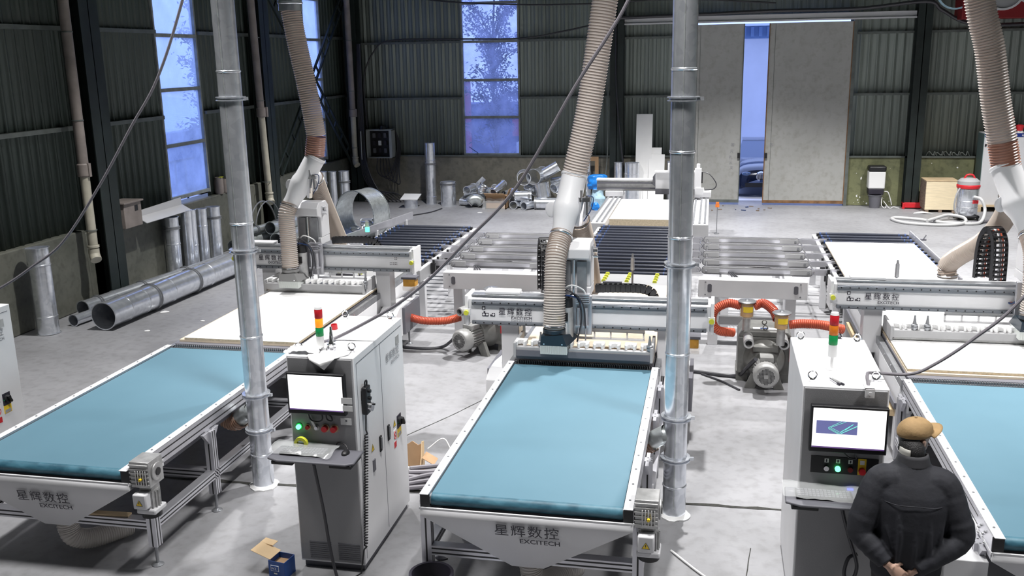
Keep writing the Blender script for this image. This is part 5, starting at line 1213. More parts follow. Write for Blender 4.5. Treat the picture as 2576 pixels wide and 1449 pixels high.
# leaning offcuts
for x0, x1, zt, y, lab in ((-2.06, -1.62, 2.48, 26.62, 'tallest white offcut leaning on the back wall behind the lift table'), (-1.84, -1.36, 1.58, 26.55, 'middle-height white offcut leaning in front of the tallest one'), (-1.7, -1.27, 1.40, 26.48, 'lowest white offcut leaning in front of the other two')):
    tag(MB().prism([(y - .35, 0), (y - .33, 0), (y + .02, zt), (y, zt)], 'yz', x0, x1).build('board_offcut', M['board'], bev=.002), lab, 'board', 'white offcuts leaning on the back wall')
fr = MB().box(-3.46, -3.10, 26.60, 26.62, 0, 1.32); fr = MB()
for a in ((-3.46, -3.36, 0, 1.32), (-3.20, -3.10, 0, 1.32), (-3.36, -3.20, 1.2, 1.32), (-3.36, -3.20, .62, .72)): fr.box(a[0], a[1], 26.62, 26.645, a[2], a[3])
tag(fr.build('plywood_frame', M['card']), 'brown plywood frame leaning on the back wall by the slim pipe', 'frame')
# cardboard box, blue bag
def sack(c, rx, ry, h, m_, name, lab, cat, seed, kid=None):
    random.seed(seed); g = []
    for j in range(9):
        t = j / 8; row = []
        for i in range(16):
            a = 2 * math.pi * i / 16; k = (1 + .3 * random.uniform(-1, 1)) * (math.sin(math.pi * (.16 + .72 * t)) ** .35)
            row.append((c[0] + rx * k * math.cos(a), c[1] + ry * k * math.sin(a), c[2] + h * t))
        row.append(row[0]); g.append(row)
    mb = MB().sheet(g); mb.f.append(tuple(range(16))); mb.m.append(0); mb.f.append(tuple(8 * 17 + i for i in range(16))); mb.m.append(0)
    return tag(mb.build(name, m_, None, sub=1), lab, cat) if kid is None else mb.build(name, m_, kid, sub=1)
bb = thing('cardboard_box', 'open brown cardboard box wrapped in clear film among the fittings', 'cardboard box', (-5.78, 25.55, 0))
bx = MB().box(-6.08, -5.50, 25.4, 25.42, 0, .36).box(-6.08, -5.50, 25.75, 25.77, 0, .36).box(-6.08, -6.06, 25.4, 25.77, 0, .36).box(-5.52, -5.50, 25.4, 25.77, 0, .36).box(-6.08, -5.5, 25.4, 25.77, 0, .02).build('box_body', M['card'], bb)
MB().obox((-5.8, 25.33, .40), (.56, .2, .012), Matrix.Rotation(-.5, 3, 'X')).obox((-5.45, 25.6, .45), (.012, .35, .2), Matrix.Rotation(.35, 3, 'Y')).build('flap', M['card'], bb)
MB().sheet([[(-6.12 + .1 * i, 25.375 - .015 * (i % 2), .28 + .02 * (i % 3)) for i in range(7)], [(-6.14 + .103 * i, 25.36 - .03 * ((i + 1) % 2), .14) for i in range(7)], [(-6.16 + .107 * i, 25.33 - .05 * (i % 2), .005) for i in range(7)]]).build('film_wrap', M['bag'], bb)
bg_ = thing('plastic_bag', 'blue and pale plastic bag standing by the slim pipe at the back', 'bag', (-3.0, 25.6, 0))
sack((-3.0, 25.6, .0), .20, .16, .62, M['palebag'], 'pale_film', '', '', 4, bg_); sack((-3.0, 25.6, .56), .30, .2, .40, M['bluebag'], 'blue_film', '', '', 6, bg_); sack((-3.05, 25.5, .0), .12, .1, .22, M['bluebag'], 'blue_foot', '', '', 9, bg_)
# ------------------------------------------------------------------ on and by the walls
def downpipe(x, y, z0, cup, lab, top='creamdark', lean=0):
    o = thing('downpipe', lab, 'downpipe', (x, y, z0), 'plastic downpipes on the walls')
    MB().cyl((x, y + lean, 9.4), (x, y + lean * .3, cup), .085, n=20).build('upper_pipe', M[top], o)
    MB().lathe([(.09, -.12), (.105, -.10), (.105, .08), (.09, .1)], (x, y + lean * .3, cup), (x, y + lean * .3, cup + 1), 20, True, 0, True).box(x + .06, x + .12, y - .03, y + .03, cup - .12, cup + .1).build('coupling', M[top], o)
    MB().cyl((x, y + lean * .3, cup), (x, y, z0 + .16), .078, n=20).build('lower_pipe', M['cream'], o)
    MB().tube(spline([(x, y, z0 + .18), (x + .01, y - .01, z0 + .08), (x + .07, y - .06, z0)], 6), .09, 18).lathe([(.09, -.02), (.098, -.01), (.098, .02), (.09, .03)], (x, y, z0 + .22), (x, y, z0 + 1.22), 20, False, 0, True).build('bend', M['cream'], o)
    for z in (z0 + .5, 3.2, 4.6, 6): MB().lathe([(.087, -.01), (.095, -.008), (.095, .008), (.087, .01)], (x, y + lean * .3, z), (x, y + lean * .3, z + 1), 18, False, 0, True).build('pipe_strap', M['girt'], o)
downpipe(-10.18, 14.05, .88, 2.40, 'plastic downpipe on the left wall in front of the first dark column')
downpipe(-10.18, 20.72, .84, 2.95, 'plastic downpipe on the left wall between the two windows', lean=-.3)
downpipe(-10.10, 26.2, 1.1, 2.6, 'plastic downpipe in the back left corner beside the open fuse box')
# lattice cross bracing
def lattice(p0, p1, lab):
    p0 = Vector(p0); p1 = Vector(p1); d = (p1 - p0).normalized(); n_ = V(1, 0, 0).cross(d).normalized()
    mb = MB()
    for s in (-1, 1): mb.bar(p0 + n_ * .13 * s, p1 + n_ * .13 * s, .05, .05, (1, 0, 0))
    L = (p1 - p0).length; k = int(L / .55)
    for i in range(1, k): c = p0 + d * (L * i / k); mb.bar(c - n_ * .13, c + n_ * .13, .04, .04, (1, 0, 0))
    struct(mb, 'steel_bracing', M['column'])
lattice((-10.28, 21.6, 1.45), (-10.28, 26.5, 5.85), '')
lattice((-10.24, 21.5, 5.75), (-10.24, 26.4, 1.2), '')
jb = thing('meter_box', 'small dirty metal box with a square hole on the low left wall', 'box', (-10.36, 15.3, 1.28))
MB().box(-10.55, -10.18, 15.02, 15.55, 1.22, 1.66).build('box_body', M['creamdark'], jb, bev=.008)
MB().box(-10.57, -10.14, 14.99, 15.58, 1.66, 1.69).build('lid', M['creamdark'], jb, bev=.006)
MB().box(-10.182, -10.176, 15.34, 15.44, 1.50, 1.60).build('square_hole', M['black'], jb)
tr = MB()
tr.bar((-10.34, 15.6, 1.36), (-10.34, 17.15, 1.40), .02, .16, (0, 0, 1)); tr.obox((-10.24, 16.4, 1.28), (.22, 1.56, .012), Matrix.Rotation(.5, 3, 'Y'))
tag(tr.build('sheet_metal_sill', M['white2']), 'loose pale sheet metal sill along the wall below the tall window', 'metal strip')
for y, h, lab in ((19.05, .36, 'taller dark pot on the low wall beside the tall window'), (19.28, .30, 'shorter dark pot on the low wall beside the tall window')):
    pt = thing('pot', lab, 'pot', (-10.53, y, 1.28)); MB().lathe([(.085, 0), (.10, .05), (.10, h * .8), (.085, h), (.07, h), (.07, h - .03)], (-10.53, y, 1.28), (-10.53, y, 2.28), 18, True, 0, True).build('vessel', M['creamdark'], pt)
    if h > .33: MB().box(-10.50, -10.43, y - .05, y + .05, 1.28 + h, 1.29 + h).build('yellow_lid', M['yelgreen'], pt)
eb = thing('fuse_box', 'grey fuse box with its door open, hanging in the back left corner', 'fuse box', (-9.5, 26.75, 1.27))
MB().box(-9.86, -9.08, 26.84, 26.86, 1.27, 2.08).box(-9.86, -9.84, 26.52, 26.86, 1.27, 2.08).box(-9.10, -9.08, 26.52, 26.86, 1.27, 2.08).box(-9.86, -9.08, 26.52, 26.86, 1.27, 1.29).box(-9.86, -9.08, 26.52, 26.86, 2.06, 2.09).box(-9.16, -9.08, 26.51, 26.53, 1.29, 2.06).build('housing', M['boxgrey'], eb)
MB().box(-9.83, -9.18, 26.80, 26.84, 1.30, 2.05).build('back_plate', M['black'], eb)
MB().obox((-9.93, 26.32, 1.67), (.02, .42, .80), Matrix.Rotation(.3, 3, 'Z')).build('door', M['boxgrey'], eb)
random.seed(2)
for i in range(9): MB().box(-9.74 + (i % 3) * .17, -9.66 + (i % 3) * .17, 26.74, 26.80, 1.40 + (i // 3) * .22, 1.53 + (i // 3) * .22).build('breaker', M['whiteplastic' if i == 4 else 'ink' if i % 2 else 'dgrey'], eb)
MB().lathe([(.0, .12), (.08, .1), (.12, 0)][::-1], (-9.4, 26.7, 2.09), (-9.4, 26.7, 3.09), 14, True, 0, True).build('cable_gland', M['black'], eb)
def cable(P, r, m_, lab, name='cable', n=8, group=None): return tag(MB().tube(spline(P, 8), r, n).build(name, M[m_], None), lab, 'cable', group)
for k in range(5): cable([(-9.6 + .08 * k, 26.72, 1.27), (-9.62 + .12 * k, 26.66, .9 - .06 * k), (-9.4 + .12 * k, 26.6, .72 - .05 * k), (-9.15 + .05 * k, 26.66, .95), (-9.0 + .02 * k, 26.8, 1.6), (-9.05, 26.82, 2.0)], .016, 'cable', 'black cable loop hanging below the fuse box', group='cable loops below the fuse box')
for k in range(6): cable([(-9.95 + .03 * k, 26.4 - .03 * k, 4.5), (-10.0 + .03 * k, 26.35, 2.5), (-9.98 + .05 * k, 26.3 - .04 * k, 1.2), (-9.8 + .10 * k, 26.2 - .05 * k, .6 - .05 * k), (-9.5 + .1 * k, 26.3, .30), (-9.2 + .12 * k, 26.4, .02)], .018, 'cable', 'black cable falling down the corner column to the floor', group='cables falling down the corner column')
cable([(-9.9, 26.78, 2.1), (-9.93, 26.78, 3.5), (-9.58, 26.78, 4.28), (-9.05, 26.8, 4.58), (-7.2, 26.8, 4.58), (-5.3, 26.8, 4.56), (-4.1, 26.8, 4.72), (-2.8, 26.4, 4.95), (-2.6, 26.35, 5.0)], .022, 'cable', 'thick black cable running along the back wall across the window')
cable([(-9.0, 26.8, 5.9), (-7.6, 26.8, 5.62), (-5.4, 26.8, 5.46), (-3.4, 26.8, 5.42), (-1.0, 26.8, 5.47), (1.5, 26.7, 5.3)], .022, 'cable', 'black cable running above the window near the top of the view')
cable([(-2.5, 26.45, 5.02), (-.4, 26.6, 5.06), (1.5, 26.6, 5.10), (3.5, 26.6, 5.10), (5.1, 26.4, 5.22), (5.5, 26.4, 5.0), (6.2, 26.4, 4.66), (7.6, 26.4, 4.62), (9, 26.4, 4.64)], .045, 'cable', 'thick black cable bundle along the door rail to the red fan')
cable([(-2.62, 26.4, 5.0), (-2.60, 26.4, 3.2), (-2.45, 26.4, 1.6), (-2.35, 26.4, .9)], .02, 'cable', 'black cable hanging down beside the dark column at the back')
cable([(-2.83, 26.45, 5.0), (-2.83, 26.45, 2.4), (-2.84, 26.45, 1.35), (-2.90, 26.3, .6), (-2.98, 26.2, .02)], .016, 'girt', 'thin grey conduit going down the dark column at the back')
cable([(-8.7, 22.9, .01), (-8.2, 23.4, .012), (-7.9, 23.9, .012), (-7.45, 24.6, .012), (-7.3, 25.3, .012)], .018, 'cable', 'black cable on the floor between big ring and bright drum')
# water heater, buckets and crates at the right
wh = thing('water_dispenser', 'white tank with black top and base on the olive wall above a bucket', 'water dispenser', (4.27, 26.7, .34))
MB().box(4.06, 4.48, 26.52, 26.86, .50, .96).build('white_tank', M['whiteplastic'], wh, bev=.03)
MB().box(4.05, 4.49, 26.50, 26.87, .96, 1.10).build('black_top', M['black'], wh, bev=.04)
MB().box(4.08, 4.46, 26.54, 26.87, .34, .50).build('black_base', M['ink'], wh, bev=.02)
bk = thing('bucket', 'grey plastic bucket on the floor under the white tank', 'bucket', (4.25, 26.55, 0))
MB().lathe([(.02, .01), (.13, 0), (.165, .32), (.175, .32), (.175, .345), (.155, .345), (.12, .02)], (4.25, 26.55, 0), (4.25, 26.55, 1), 28, False, 0, True).build('bucket_body', M['dgrey'], bk)
cable([(4.48, 26.6, .43), (4.58, 26.62, .40), (4.66, 26.65, .2), (4.70, 26.68, .06)], .014, 'whiteplastic', 'white hose curving down from the tank beside the bucket')
cable([(4.42, 26.5, .28), (4.40, 26.4, .1), (4.48, 26.35, .02), (4.52, 26.4, .1), (4.45, 26.42, .2), (4.6, 26.35, .02), (4.7, 26.4, .05), (4.85, 26.4, .012)], .008, 'whiteplastic', 'thin white cord looped on the floor by the bucket')
rb = MB().box(4.92, 5.4, 26.4, 26.55, .03, .16).box(4.92, 4.98, 26.38, 26.57, 0, .16); tag(rb.build('red_beam', M['red'], bev=.006), 'red steel channel on the floor beside the wooden crate', 'steel channel')
cr = thing('wooden_crate', 'plywood crate on runners by the olive wall', 'crate', (5.75, 26.1, 0))
MB().box(5.36, 6.12, 25.85, 26.55, .07, .80).build('crate_body', mat('pale_plywood', (.80, .68, .47), .7, noise=.12, nscale=5, stretch=(1, 1, 6)), cr, bev=.004)
MB().box(5.352, 5.36, 25.86, 26.54, .08, .78).build('weathered_side', M['wooddark'], cr)
MB().box(5.35, 6.13, 25.84, 26.56, .80, .815).build('lid', M['wood'], cr)
for x in (5.38, 5.70, 6.02): MB().box(x, x + .08, 25.86, 26.54, 0, .07).build('runner', M['wooddark'], cr)
vc = thing('shop_vacuum', 'steel drum vacuum cleaner with red top handle beside the crate', 'vacuum cleaner', (6.12, 24.9, 0))
MB().lathe([(.24, .12), (.25, .14), (.25, .3), (.258, .31), (.25, .32), (.25, .45), (.258, .46), (.25, .47), (.25, .75), (.24, .77)], (6.12, 24.9, 0), (6.12, 24.9, 1), 32, True, 0, True).build('drum', M['galv'], vc)
MB().lathe([(.26, .77), (.27, .80), (.27, .84), (.25, .86)], (6.12, 24.9, 0), (6.12, 24.9, 1), 32, True, 0, True).build('red_band', M['red'], vc)
MB().lathe([(.255, .86), (.25, .94), (.18, 1.0), (.1, 1.02)], (6.12, 24.9, 0), (6.12, 24.9, 1), 28, True, 0, True).build('motor_head', M['grey'], vc)
MB().tube(spline([(6.0, 24.85, 1.0), (6.06, 24.85, 1.09), (6.18, 24.85, 1.09), (6.24, 24.85, 1.0)], 6), .022, 8).build('top_handle', M['red'], vc)
MB().box(5.87, 6.38, 24.66, 25.14, .06, .12).build('trolley', M['black'], vc, bev=.02)
for dx in (-.22, .22):
    for dy in (-.2, .2): MB().cyl((6.12 + dx - .02, 24.9 + dy, .04), (6.12 + dx + .02, 24.9 + dy, .04), .04, n=12).build('caster', M['black'], vc)
MB().box(6.16, 6.32, 24.66, 24.68, .42, .50).build('pink_label', M['red'], vc)
MB().tube(spline([(5.9, 24.75, .78), (5.82, 24.72, .6), (5.80, 24.72, .3), (5.88, 24.72, .15)], 6), .02, 8).build('side_tube', M['grey'], vc)
hz = [(6.22, 24.66, .58), (6.34, 24.5, .54), (6.42, 24.42, .3), (6.30, 24.2, .06), (6.0, 24.0, .035), (5.4, 24.2, .035), (4.9, 24.6, .035), (4.5, 24.75, .035), (4.36, 24.55, .035), (4.5, 24.1, .035), (4.9, 23.85, .035), (5.5, 23.8, .035), (5.9, 24.05, .05), (5.98, 24.5, .10), (5.7, 24.75, .12), (5.35, 24.35, .11), (5.05, 23.95, .10)]
tag(MB().tube(spline(hz, 8), .038, 12).build('vacuum_hose', mat('grey_vacuum_hose', (.50, .50, .50), .45)), 'grey hose of the drum vacuum coiled on the floor', 'hose')
tag(MB().tube(spline([(6.05, 24.05, .04), (6.5, 24.4, .04), (6.9, 24.5, .04), (7.4, 24.2, .04)], 8), .038, 12).build('vacuum_hose', M['cablegrey']), 'grey hose running on the floor to the right of the drum vacuum', 'hose')
tag(MB().sheet([[(5.05, 25.6, .005), (5.3, 25.55, .03), (5.55, 25.62, .005)], [(5.1, 25.8, .005), (5.3, 25.85, .04), (5.5, 25.8, .005)]]).build('paper_scrap', M['paper'], solid=.003), 'white paper scrap on the floor in front of the crate', 'paper')
mp = thing('marker_post', 'thin rod with a small orange tag standing on the floor before the door', 'marker', (.15, 22.3, 0))
MB().cyl((.15, 22.3, .01), (.15, 22.3, .72), .008, n=8).cyl((.15, 22.3, 0), (.15, 22.3, .012), .06, n=16).build('rod', M['steel'], mp)
MB().box(.105, .195, 22.285, 22.315, .62, .69).build('orange_tag', mat('orange_plastic', (.85, .22, .03), .4), mp)
MB().box(.115, .185, 22.285, 22.315, .70, .74).build('upper_tag', bpy.data.materials['orange_plastic'], mp)
ec = thing('electrical_cabinet', 'pale grey cabinet with blue strip and dark display, standing on a pallet at the right', 'cabinet', (7.3, 26.4, .17))
MB().box(6.70, 8.2, 26.15, 26.75, .17, 1.98).build('cabinet_body', M['white2'], ec, bev=.006)
MB().box(6.69, 6.70, 26.16, 26.74, .2, 1.96).build('green_side', mat('grey_green_paint', (.16, .24, .24), .5), ec)
s_ = MB().box(6.70, 8.2, 26.14, 26.15, 1.89, 1.98).build('blue_strip', mat('dark_blue_strip', (.01, .03, .2), .4), ec)
for x in (6.75, 7.55): 
    t_, w0 = text_mb(0, '电气控制柜', (x, 26.138, 1.91), (1, 0, 0), (0, 0, 1), .055); t_.build('strip_lettering', M['paper'], s_)
MB().box(6.92, 7.22, 26.135, 26.15, 1.45, 1.66).build('display', M['ink'], ec)
MB().box(6.96, 7.18, 26.130, 26.135, 1.48, 1.63).build('display_glass', M['dgrey'], ec)
MB().box(6.72, 6.76, 26.13, 26.15, 1.66, 1.71).build('hinge', M['black'], ec)
MB().box(7.44, 7.445, 26.145, 26.15, .2, 1.88).build('door_gap', M['dgrey'], ec)
MB().box(7.30, 7.36, 26.13, 26.15, 1.0, 1.2).build('handle', M['black'], ec)
MB().cyl((6.80, 26.148, 1.82), (6.80, 26.145, 1.82), .03, n=16).build('round_sign', M['paper'], ec)
pl = thing('pallet', 'wooden pallet under the pale grey electrical cabinet', 'pallet', (7.3, 26.35, 0))
for y in (26.05, 26.3, 26.6): MB().box(6.6, 8.3, y, y + .12, .13, .17).build('deck_board', M['wood'], pl)
for x in (6.65, 7.4, 8.15):
    for y in (26.05, 26.3, 26.6): MB().box(x, x + .1, y, y + .12, 0, .13).build('block', M['wood'], pl)
for x, h, lab in ((7.30, .42, 'red lantern with white foot on the electrical cabinet, taller one'), (7.55, .2, 'red lantern with white foot on the electrical cabinet, lower one')):
    r = thing('warning_light', lab, 'warning light', (x, 26.35, 1.98)); MB().box(x - .06, x + .06, 26.3, 26.4, 1.98, 2.03).build('white_foot', M['whiteplastic'], r); MB().lathe([(.07, .05), (.10, h * .9), (.05, h)], (x, 26.35, 1.98), (x, 26.35, 2.98), 18, True, 0, True).build('red_body', M['red'], r)
fb = thing('ventilation_unit', 'dark red fan box with round white-rimmed openings high at the right', 'fan', (6.7, 26.2, 4.75))
MB().box(5.85, 8.6, 25.9, 26.7, 4.76, 6.6).build('fan_box', M['darkred'], fb, bev=.01)
for x, z, r in ((6.75, 5.42, .48), (7.45, 5.55, .50)): 
    q = MB().lathe([(r - .05, .0), (r, .0), (r, -.06), (r - .05, -.06), (r - .05, 0)], (x, 25.9 - .02 * (x > 7), z), (x, 26.9, z), 36, False, 0, True).build('round_flange', M['white2'], fb); MB().cyl((x, 25.89 - .02 * (x > 7), z), (x, 25.885 - .02 * (x > 7), z), r - .05, n=32).build('grey_disc', M['grey'], q)
q = MB().lathe([(.42, 0), (.46, 0), (.46, -.08), (.42, -.08), (.42, 0)], (5.70, 26.0, 5.45), (5.72, 27, 5.45), 30, False, 0, True).build('pale_ring', M['palebag'], fb)
for k in range(5): 
    random.seed(k); x = 5.5 + k * .2
    tag(MB().tube(spline([(x, 26.9, 1.34), (x + .06, 26.85, 1.42 + .04 * random.random()), (x + .16, 26.84, 1.36), (x + .2, 26.86, 1.45), (x + .26, 26.88, 1.34)], 6), .013, 6).build('hook', M['girt']), 'bent metal hook lying on the ledge of the olive wall', 'hook', 'hooks on the ledge of the olive wall')
random.seed(11)
for (x, y, s, lab) in ((-8.97, 14.04, .09, 'white scrap on the floor right of the thickest duct, farther one'), (-8.02, 13.6, .05, 'white scrap on the floor between the thickest duct and the left bed'), (-8.6, 12.94, .06, 'white scrap on the floor before the thickest duct mouth'), (-6.1, 24.77, .07, 'white scrap on the floor in front of the fittings heap'), (-2.13, 6.98, .05, 'small dark scrap on the floor left of the middle hopper')):
    pts = [(x + s * random.uniform(.6, 1.2) * math.cos(a), y + s * random.uniform(.5, 1) * math.sin(a)) for a in [k * 1.05 for k in range(6)]]
    tag(MB().prism(pts, 'xy', .001, .008).build('scrap', M['paper'] if 'white' in lab else M['ink']), lab, 'scrap')
random.seed(5)
for k in range(14):
    x = random.uniform(-.2, 1.6); y = random.uniform(25.6, 26.5)
    tag(MB().bar((x, y, .012), (x + random.uniform(-.12, .12), y + random.uniform(-.06, .06), .014), .03, .02).build('litter_piece', M['wooddark' if k % 3 else 'bluecap']), 'small piece of litter on the floor at the foot of the door', 'litter', 'litter at the foot of the door')
# ------------------------------------------------------------------ hanging power cables
cable([(-6.9, 7.2, 1.84), (-6.75, 7.15, 1.92), (-6.12, 7.1, 2.19), (-5.77, 7.1, 2.39), (-5.43, 7.1, 2.62), (-5.02, 7.1, 3.1), (-4.66, 7.1, 3.59), (-4.38, 7.1, 3.97), (-4.09, 7.1, 4.57), (-3.6, 7.1, 5.8), (-2.2, 7.2, 9.5)], .0115, 'cablegrey', 'grey power cable hanging across the upper left from the cut-off cabinet', 'power_cable', group='power cables of the cabinets')
cable([(-3.10, 7.0, 1.845), (-3.0, 7.1, 1.862), (-2.8, 7.1, 1.965), (-2.45, 7.1, 2.17), (-2.17, 7.1, 2.39), (-1.84, 7.1, 2.72), (-1.45, 7.1, 3.13), (-1.02, 7.1, 3.84), (-.76, 7.1, 4.23), (-.60, 7.1, 4.50), (-.2, 7.1, 5.3), (1.2, 7.1, 9.5)], .0135, 'cablegrey', 'grey power cable rising from the middle cabinet across the suction hose', 'power_cable', group='power cables of the cabinets')
cable([(1.10, 6.58, 1.845), (1.10, 6.66, 1.90), (1.15, 6.75, 1.888), (1.39, 6.75, 1.89), (1.55, 6.75, 1.97), (1.79, 6.75, 2.17), (2.07, 6.75, 2.47), (2.6, 6.75, 3.3), (3.4, 6.8, 5.5), (4.2, 7, 9.5)], .0115, 'cablegrey', 'grey power cable rising from the right cabinet over the white board', 'power_cable', group='power cables of the cabinets')
MB_ = MB().box(1.07, 1.13, 6.50, 6.62, 1.842, 1.852).box(1.07, 1.13, 6.495, 6.52, 1.79, 1.852).cyl((1.10, 6.494, 1.82), (1.10, 6.49, 1.82), .012, n=12); tag(MB_.build('cable_bracket', M['white']), 'small white cable bracket hooked over the front edge of the right cabinet', 'bracket')
cable([(-4.6, 12.9, .02), (-4.34, 12.67, .018), (-3.97, 12.63, .018), (-3.74, 12.70, .03), (-3.55, 12.5, .18), (-3.45, 12.45, .30)], .022, 'cable', 'thick black cable on the floor leading to the pump behind the middle gantry')
cable([(-.5, 12.2, .02), (-.15, 12.16, .022), (.18, 12.07, .022), (.41, 12.0, .05), (.52, 11.7, .28), (.60, 11.55, .42)], .026, 'cable', 'thick black cable on the floor leading to the right pump')
cable([(-.05, 12.1, .012), (.2, 11.85, .012), (.42, 11.55, .012)], .014, 'cable', 'thin black cable on the floor left of the right pump')
cable([(-.24, 7.42, .012), (0, 7.1, .012), (.3, 6.75, .012)], .010, 'whiteplastic', 'thin pale rod lying on the floor between the middle conveyor and the right cabinet')
for k in range(6): cable([(-2.85, 8.15 + .05 * k, .03 + .02 * k), (-2.6, 8.2 + .07 * k, .05 + .03 * (k % 3)), (-2.3, 8.35 + .05 * k, .04 + .02 * k), (-2.05, 8.5 + .06 * k, .05)], .024, 'cablegrey', 'grey cable in the bundle between the middle cabinet and the blue belt', group='grey cable bundle by the middle cabinet')
# cardboard scraps behind the middle cabinet
cb = thing('cardboard_scrap', 'torn brown cardboard standing behind the middle control cabinet', 'cardboard', (-2.80, 8.6, 0))
MB().prism([(-3.02, 0), (-2.78, 0), (-2.78, .30), (-2.84, .27), (-2.90, .31), (-2.97, .26), (-3.02, .28)], 'xz', 8.66, 8.668).build('sheet', M['card'], cb)
MB().prism([(8.66, 0), (8.50, 0), (8.52, .12), (8.56, .18), (8.60, .34), (8.66, .32)], 'yz', -2.784, -2.776).build('side_sheet', M['cardlite'], cb)
MB().obox((-2.70, 8.6, .16), (.14, .10, .006), Matrix.Rotation(.5, 3, 'Y') @ Matrix.Rotation(.4, 3, 'X')).build('bent_flap', M['card'], cb)
tag(MB().box(-2.90, -2.80, 8.42, 8.44, 0, .13).build('white_card', M['paper']), 'small white card standing behind the middle control cabinet', 'card')
cable([(-2.75, 8.7, .22), (-2.6, 8.75, .32), (-2.5, 8.7, .22), (-2.35, 8.6, .08), (-2.15, 8.5, .05)], .006, 'whiteplastic', 'thin white strap trailing from the torn cardboard')
# blue box, bucket, bag
bl = thing('blue_carton', 'small blue carton with open tan flap on the floor before the middle cabinet', 'carton', (-3.36, 6.50, 0))
R = Matrix.Rotation(-.15, 3, 'Z'); c = V(-3.35, 6.52, 0)
def ob(mb, off, size, rx=None):
    return mb.obox(c + R @ V(*off), size, R if rx is None else R @ rx)
m_ = MB(); ob(m_, (0, -.075, .075), (.15, .004, .15)); ob(m_, (0, .075, .075), (.15, .004, .15)); ob(m_, (-.075, 0, .075), (.004, .15, .15)); ob(m_, (.075, 0, .075), (.004, .15, .15)); ob(m_, (0, 0, .003), (.15, .15, .004)); bd = m_.build('carton_body', M['cardblue'], bl)
m_ = MB(); ob(m_, (-.16, .02, .175), (.19, .16, .004), Matrix.Rotation(.28, 3, 'Y')); ob(m_, (-.20, .13, .19), (.12, .08, .004), Matrix.Rotation(.1, 3, 'Y')); m_.build('open_flap', M['cardlite'], bl)
m_ = MB(); ob(m_, (0, 0, .10), (.142, .142, .004)); m_.build('brown_inner', M['card'], bl)
m_ = MB(); ob(m_, (-.015, -.079, .09), (.075, .003, .05)); lb = m_.build('printed_frame', M['paper'], bl)
m_ = MB(); ob(m_, (-.015, -.081, .09), (.067, .003, .042)); m_.build('blue_field', M['cardblue'], lb)
t_, w0 = text_mb(0, 'WZ', c + R @ V(-.045, -.084, .08), R @ V(1, 0, 0), (0, 0, 1), .03); t_.build('printed_letters', M['paper'], lb)
m_ = MB(); ob(m_, (-.01, -.079, .045), (.03, .003, .012)); m_.build('printed_mark', M['paper'], lb)
bu = thing('bucket', 'dark bucket with blue-grey rags at the bottom left of the middle hopper', 'bucket', (-2.0, 6.28, 0))
MB().lathe([(.02, .01), (.13, .0), (.16, .26), (.172, .26), (.172, .285), (.15, .285), (.115, .02)], (-2.0, 6.28, 0), (-2.0, 6.28, 1), 32, False, 0, True).build('bucket_body', M['ink'], bu)
sack((-2.0, 6.28, .02), .12, .12, .2, M['grey'], 'rag', '', '', 3, bu)
sack((-1.62, 6.1, 0.0), .16, .12, .16, M['bag'], 'plastic_bag', 'crumpled clear plastic bag on the floor under the middle hopper', 'bag', 13)
tag(MB().obox((-1.5, 6.9, .43), (.3, .08, .012), Matrix.Rotation(.1, 3, 'Z')).build('board_strip', M['board']), 'white board strip lying on the lower rail under the middle hopper', 'board strip')
tag(MB().obox((-4.95, 6.48, .43), (.55, .06, .016), Matrix.Rotation(.05, 3, 'Z')).build('wood_strip', M['wood']), 'pale wood strip lying on the lower cross rail under the left conveyor', 'wood strip')
# things on the middle cabinet
random.seed(21)
def crumple(c, rx, ry, h, n=14):
    g = []
    for j in range(n):
        row = []
        for i in range(n):
            u = i / (n - 1) * 2 - 1; v = j / (n - 1) * 2 - 1; e = max(0, 1 - (u * u + v * v) * .5)
            row.append((c[0] + rx * u * (1 + .1 * random.uniform(-1, 1)), c[1] + ry * v * (1 + .1 * random.uniform(-1, 1)), c[2] + h * e * random.uniform(.35, 1)))
        g.append(row)
    return MB().sheet(g)
tag(crumple((-3.13, 6.78, 1.845), .14, .09, .07).build('plastic_sack', M['whiteplastic'], sub=1), 'crumpled white plastic sack on the front edge of the middle cabinet', 'bag')
tag(MB().sheet([[(-3.06, 6.72, 1.848), (-2.90, 6.78, 1.85), (-2.76, 6.86, 1.85)], [(-3.06, 6.66, 1.852), (-2.90, 6.68, 1.853), (-2.74, 6.72, 1.85)], [(-3.03, 6.62, 1.83), (-2.94, 6.61, 1.80), (-2.82, 6.63, 1.84)], [(-3.02, 6.615, 1.82), (-2.90, 6.60, 1.755), (-2.84, 6.62, 1.82)]]).build('paper_sheet', M['paper'], solid=.002), 'white paper sheet hanging over the front edge of the middle cabinet', 'paper')
rc = MB().lathe([(.028, 0), (.03, .004), (.027, .045), (.022, .045), (.022, .006)], (-3.14, 7.42, 1.84), (-3.14, 7.42, 2.84), 20, False, 0, True); tag(rc.build('plastic_plug', M['red']), 'small red plastic cap on top of the middle cabinet', 'plug')
for x, y, h, lab in ((-2.96, 6.92, .17, 'taller tool holder beside the lamp tower on the middle cabinet'), (-2.93, 6.84, .12, 'shorter tool holder beside the lamp tower on the middle cabinet')):
    th = MB().lathe([(.034, 0), (.034, .02), (.026, .025), (.034, .03), (.034, .05), (.022, .055), (.011, h * .8), (.009, h)], (x, y, 1.84), (x, y, 2.84), 18, True, 0, True); tag(th.build('tool_holder', M['chrome']), lab, 'tool holder', 'tool holders on the middle cabinet')
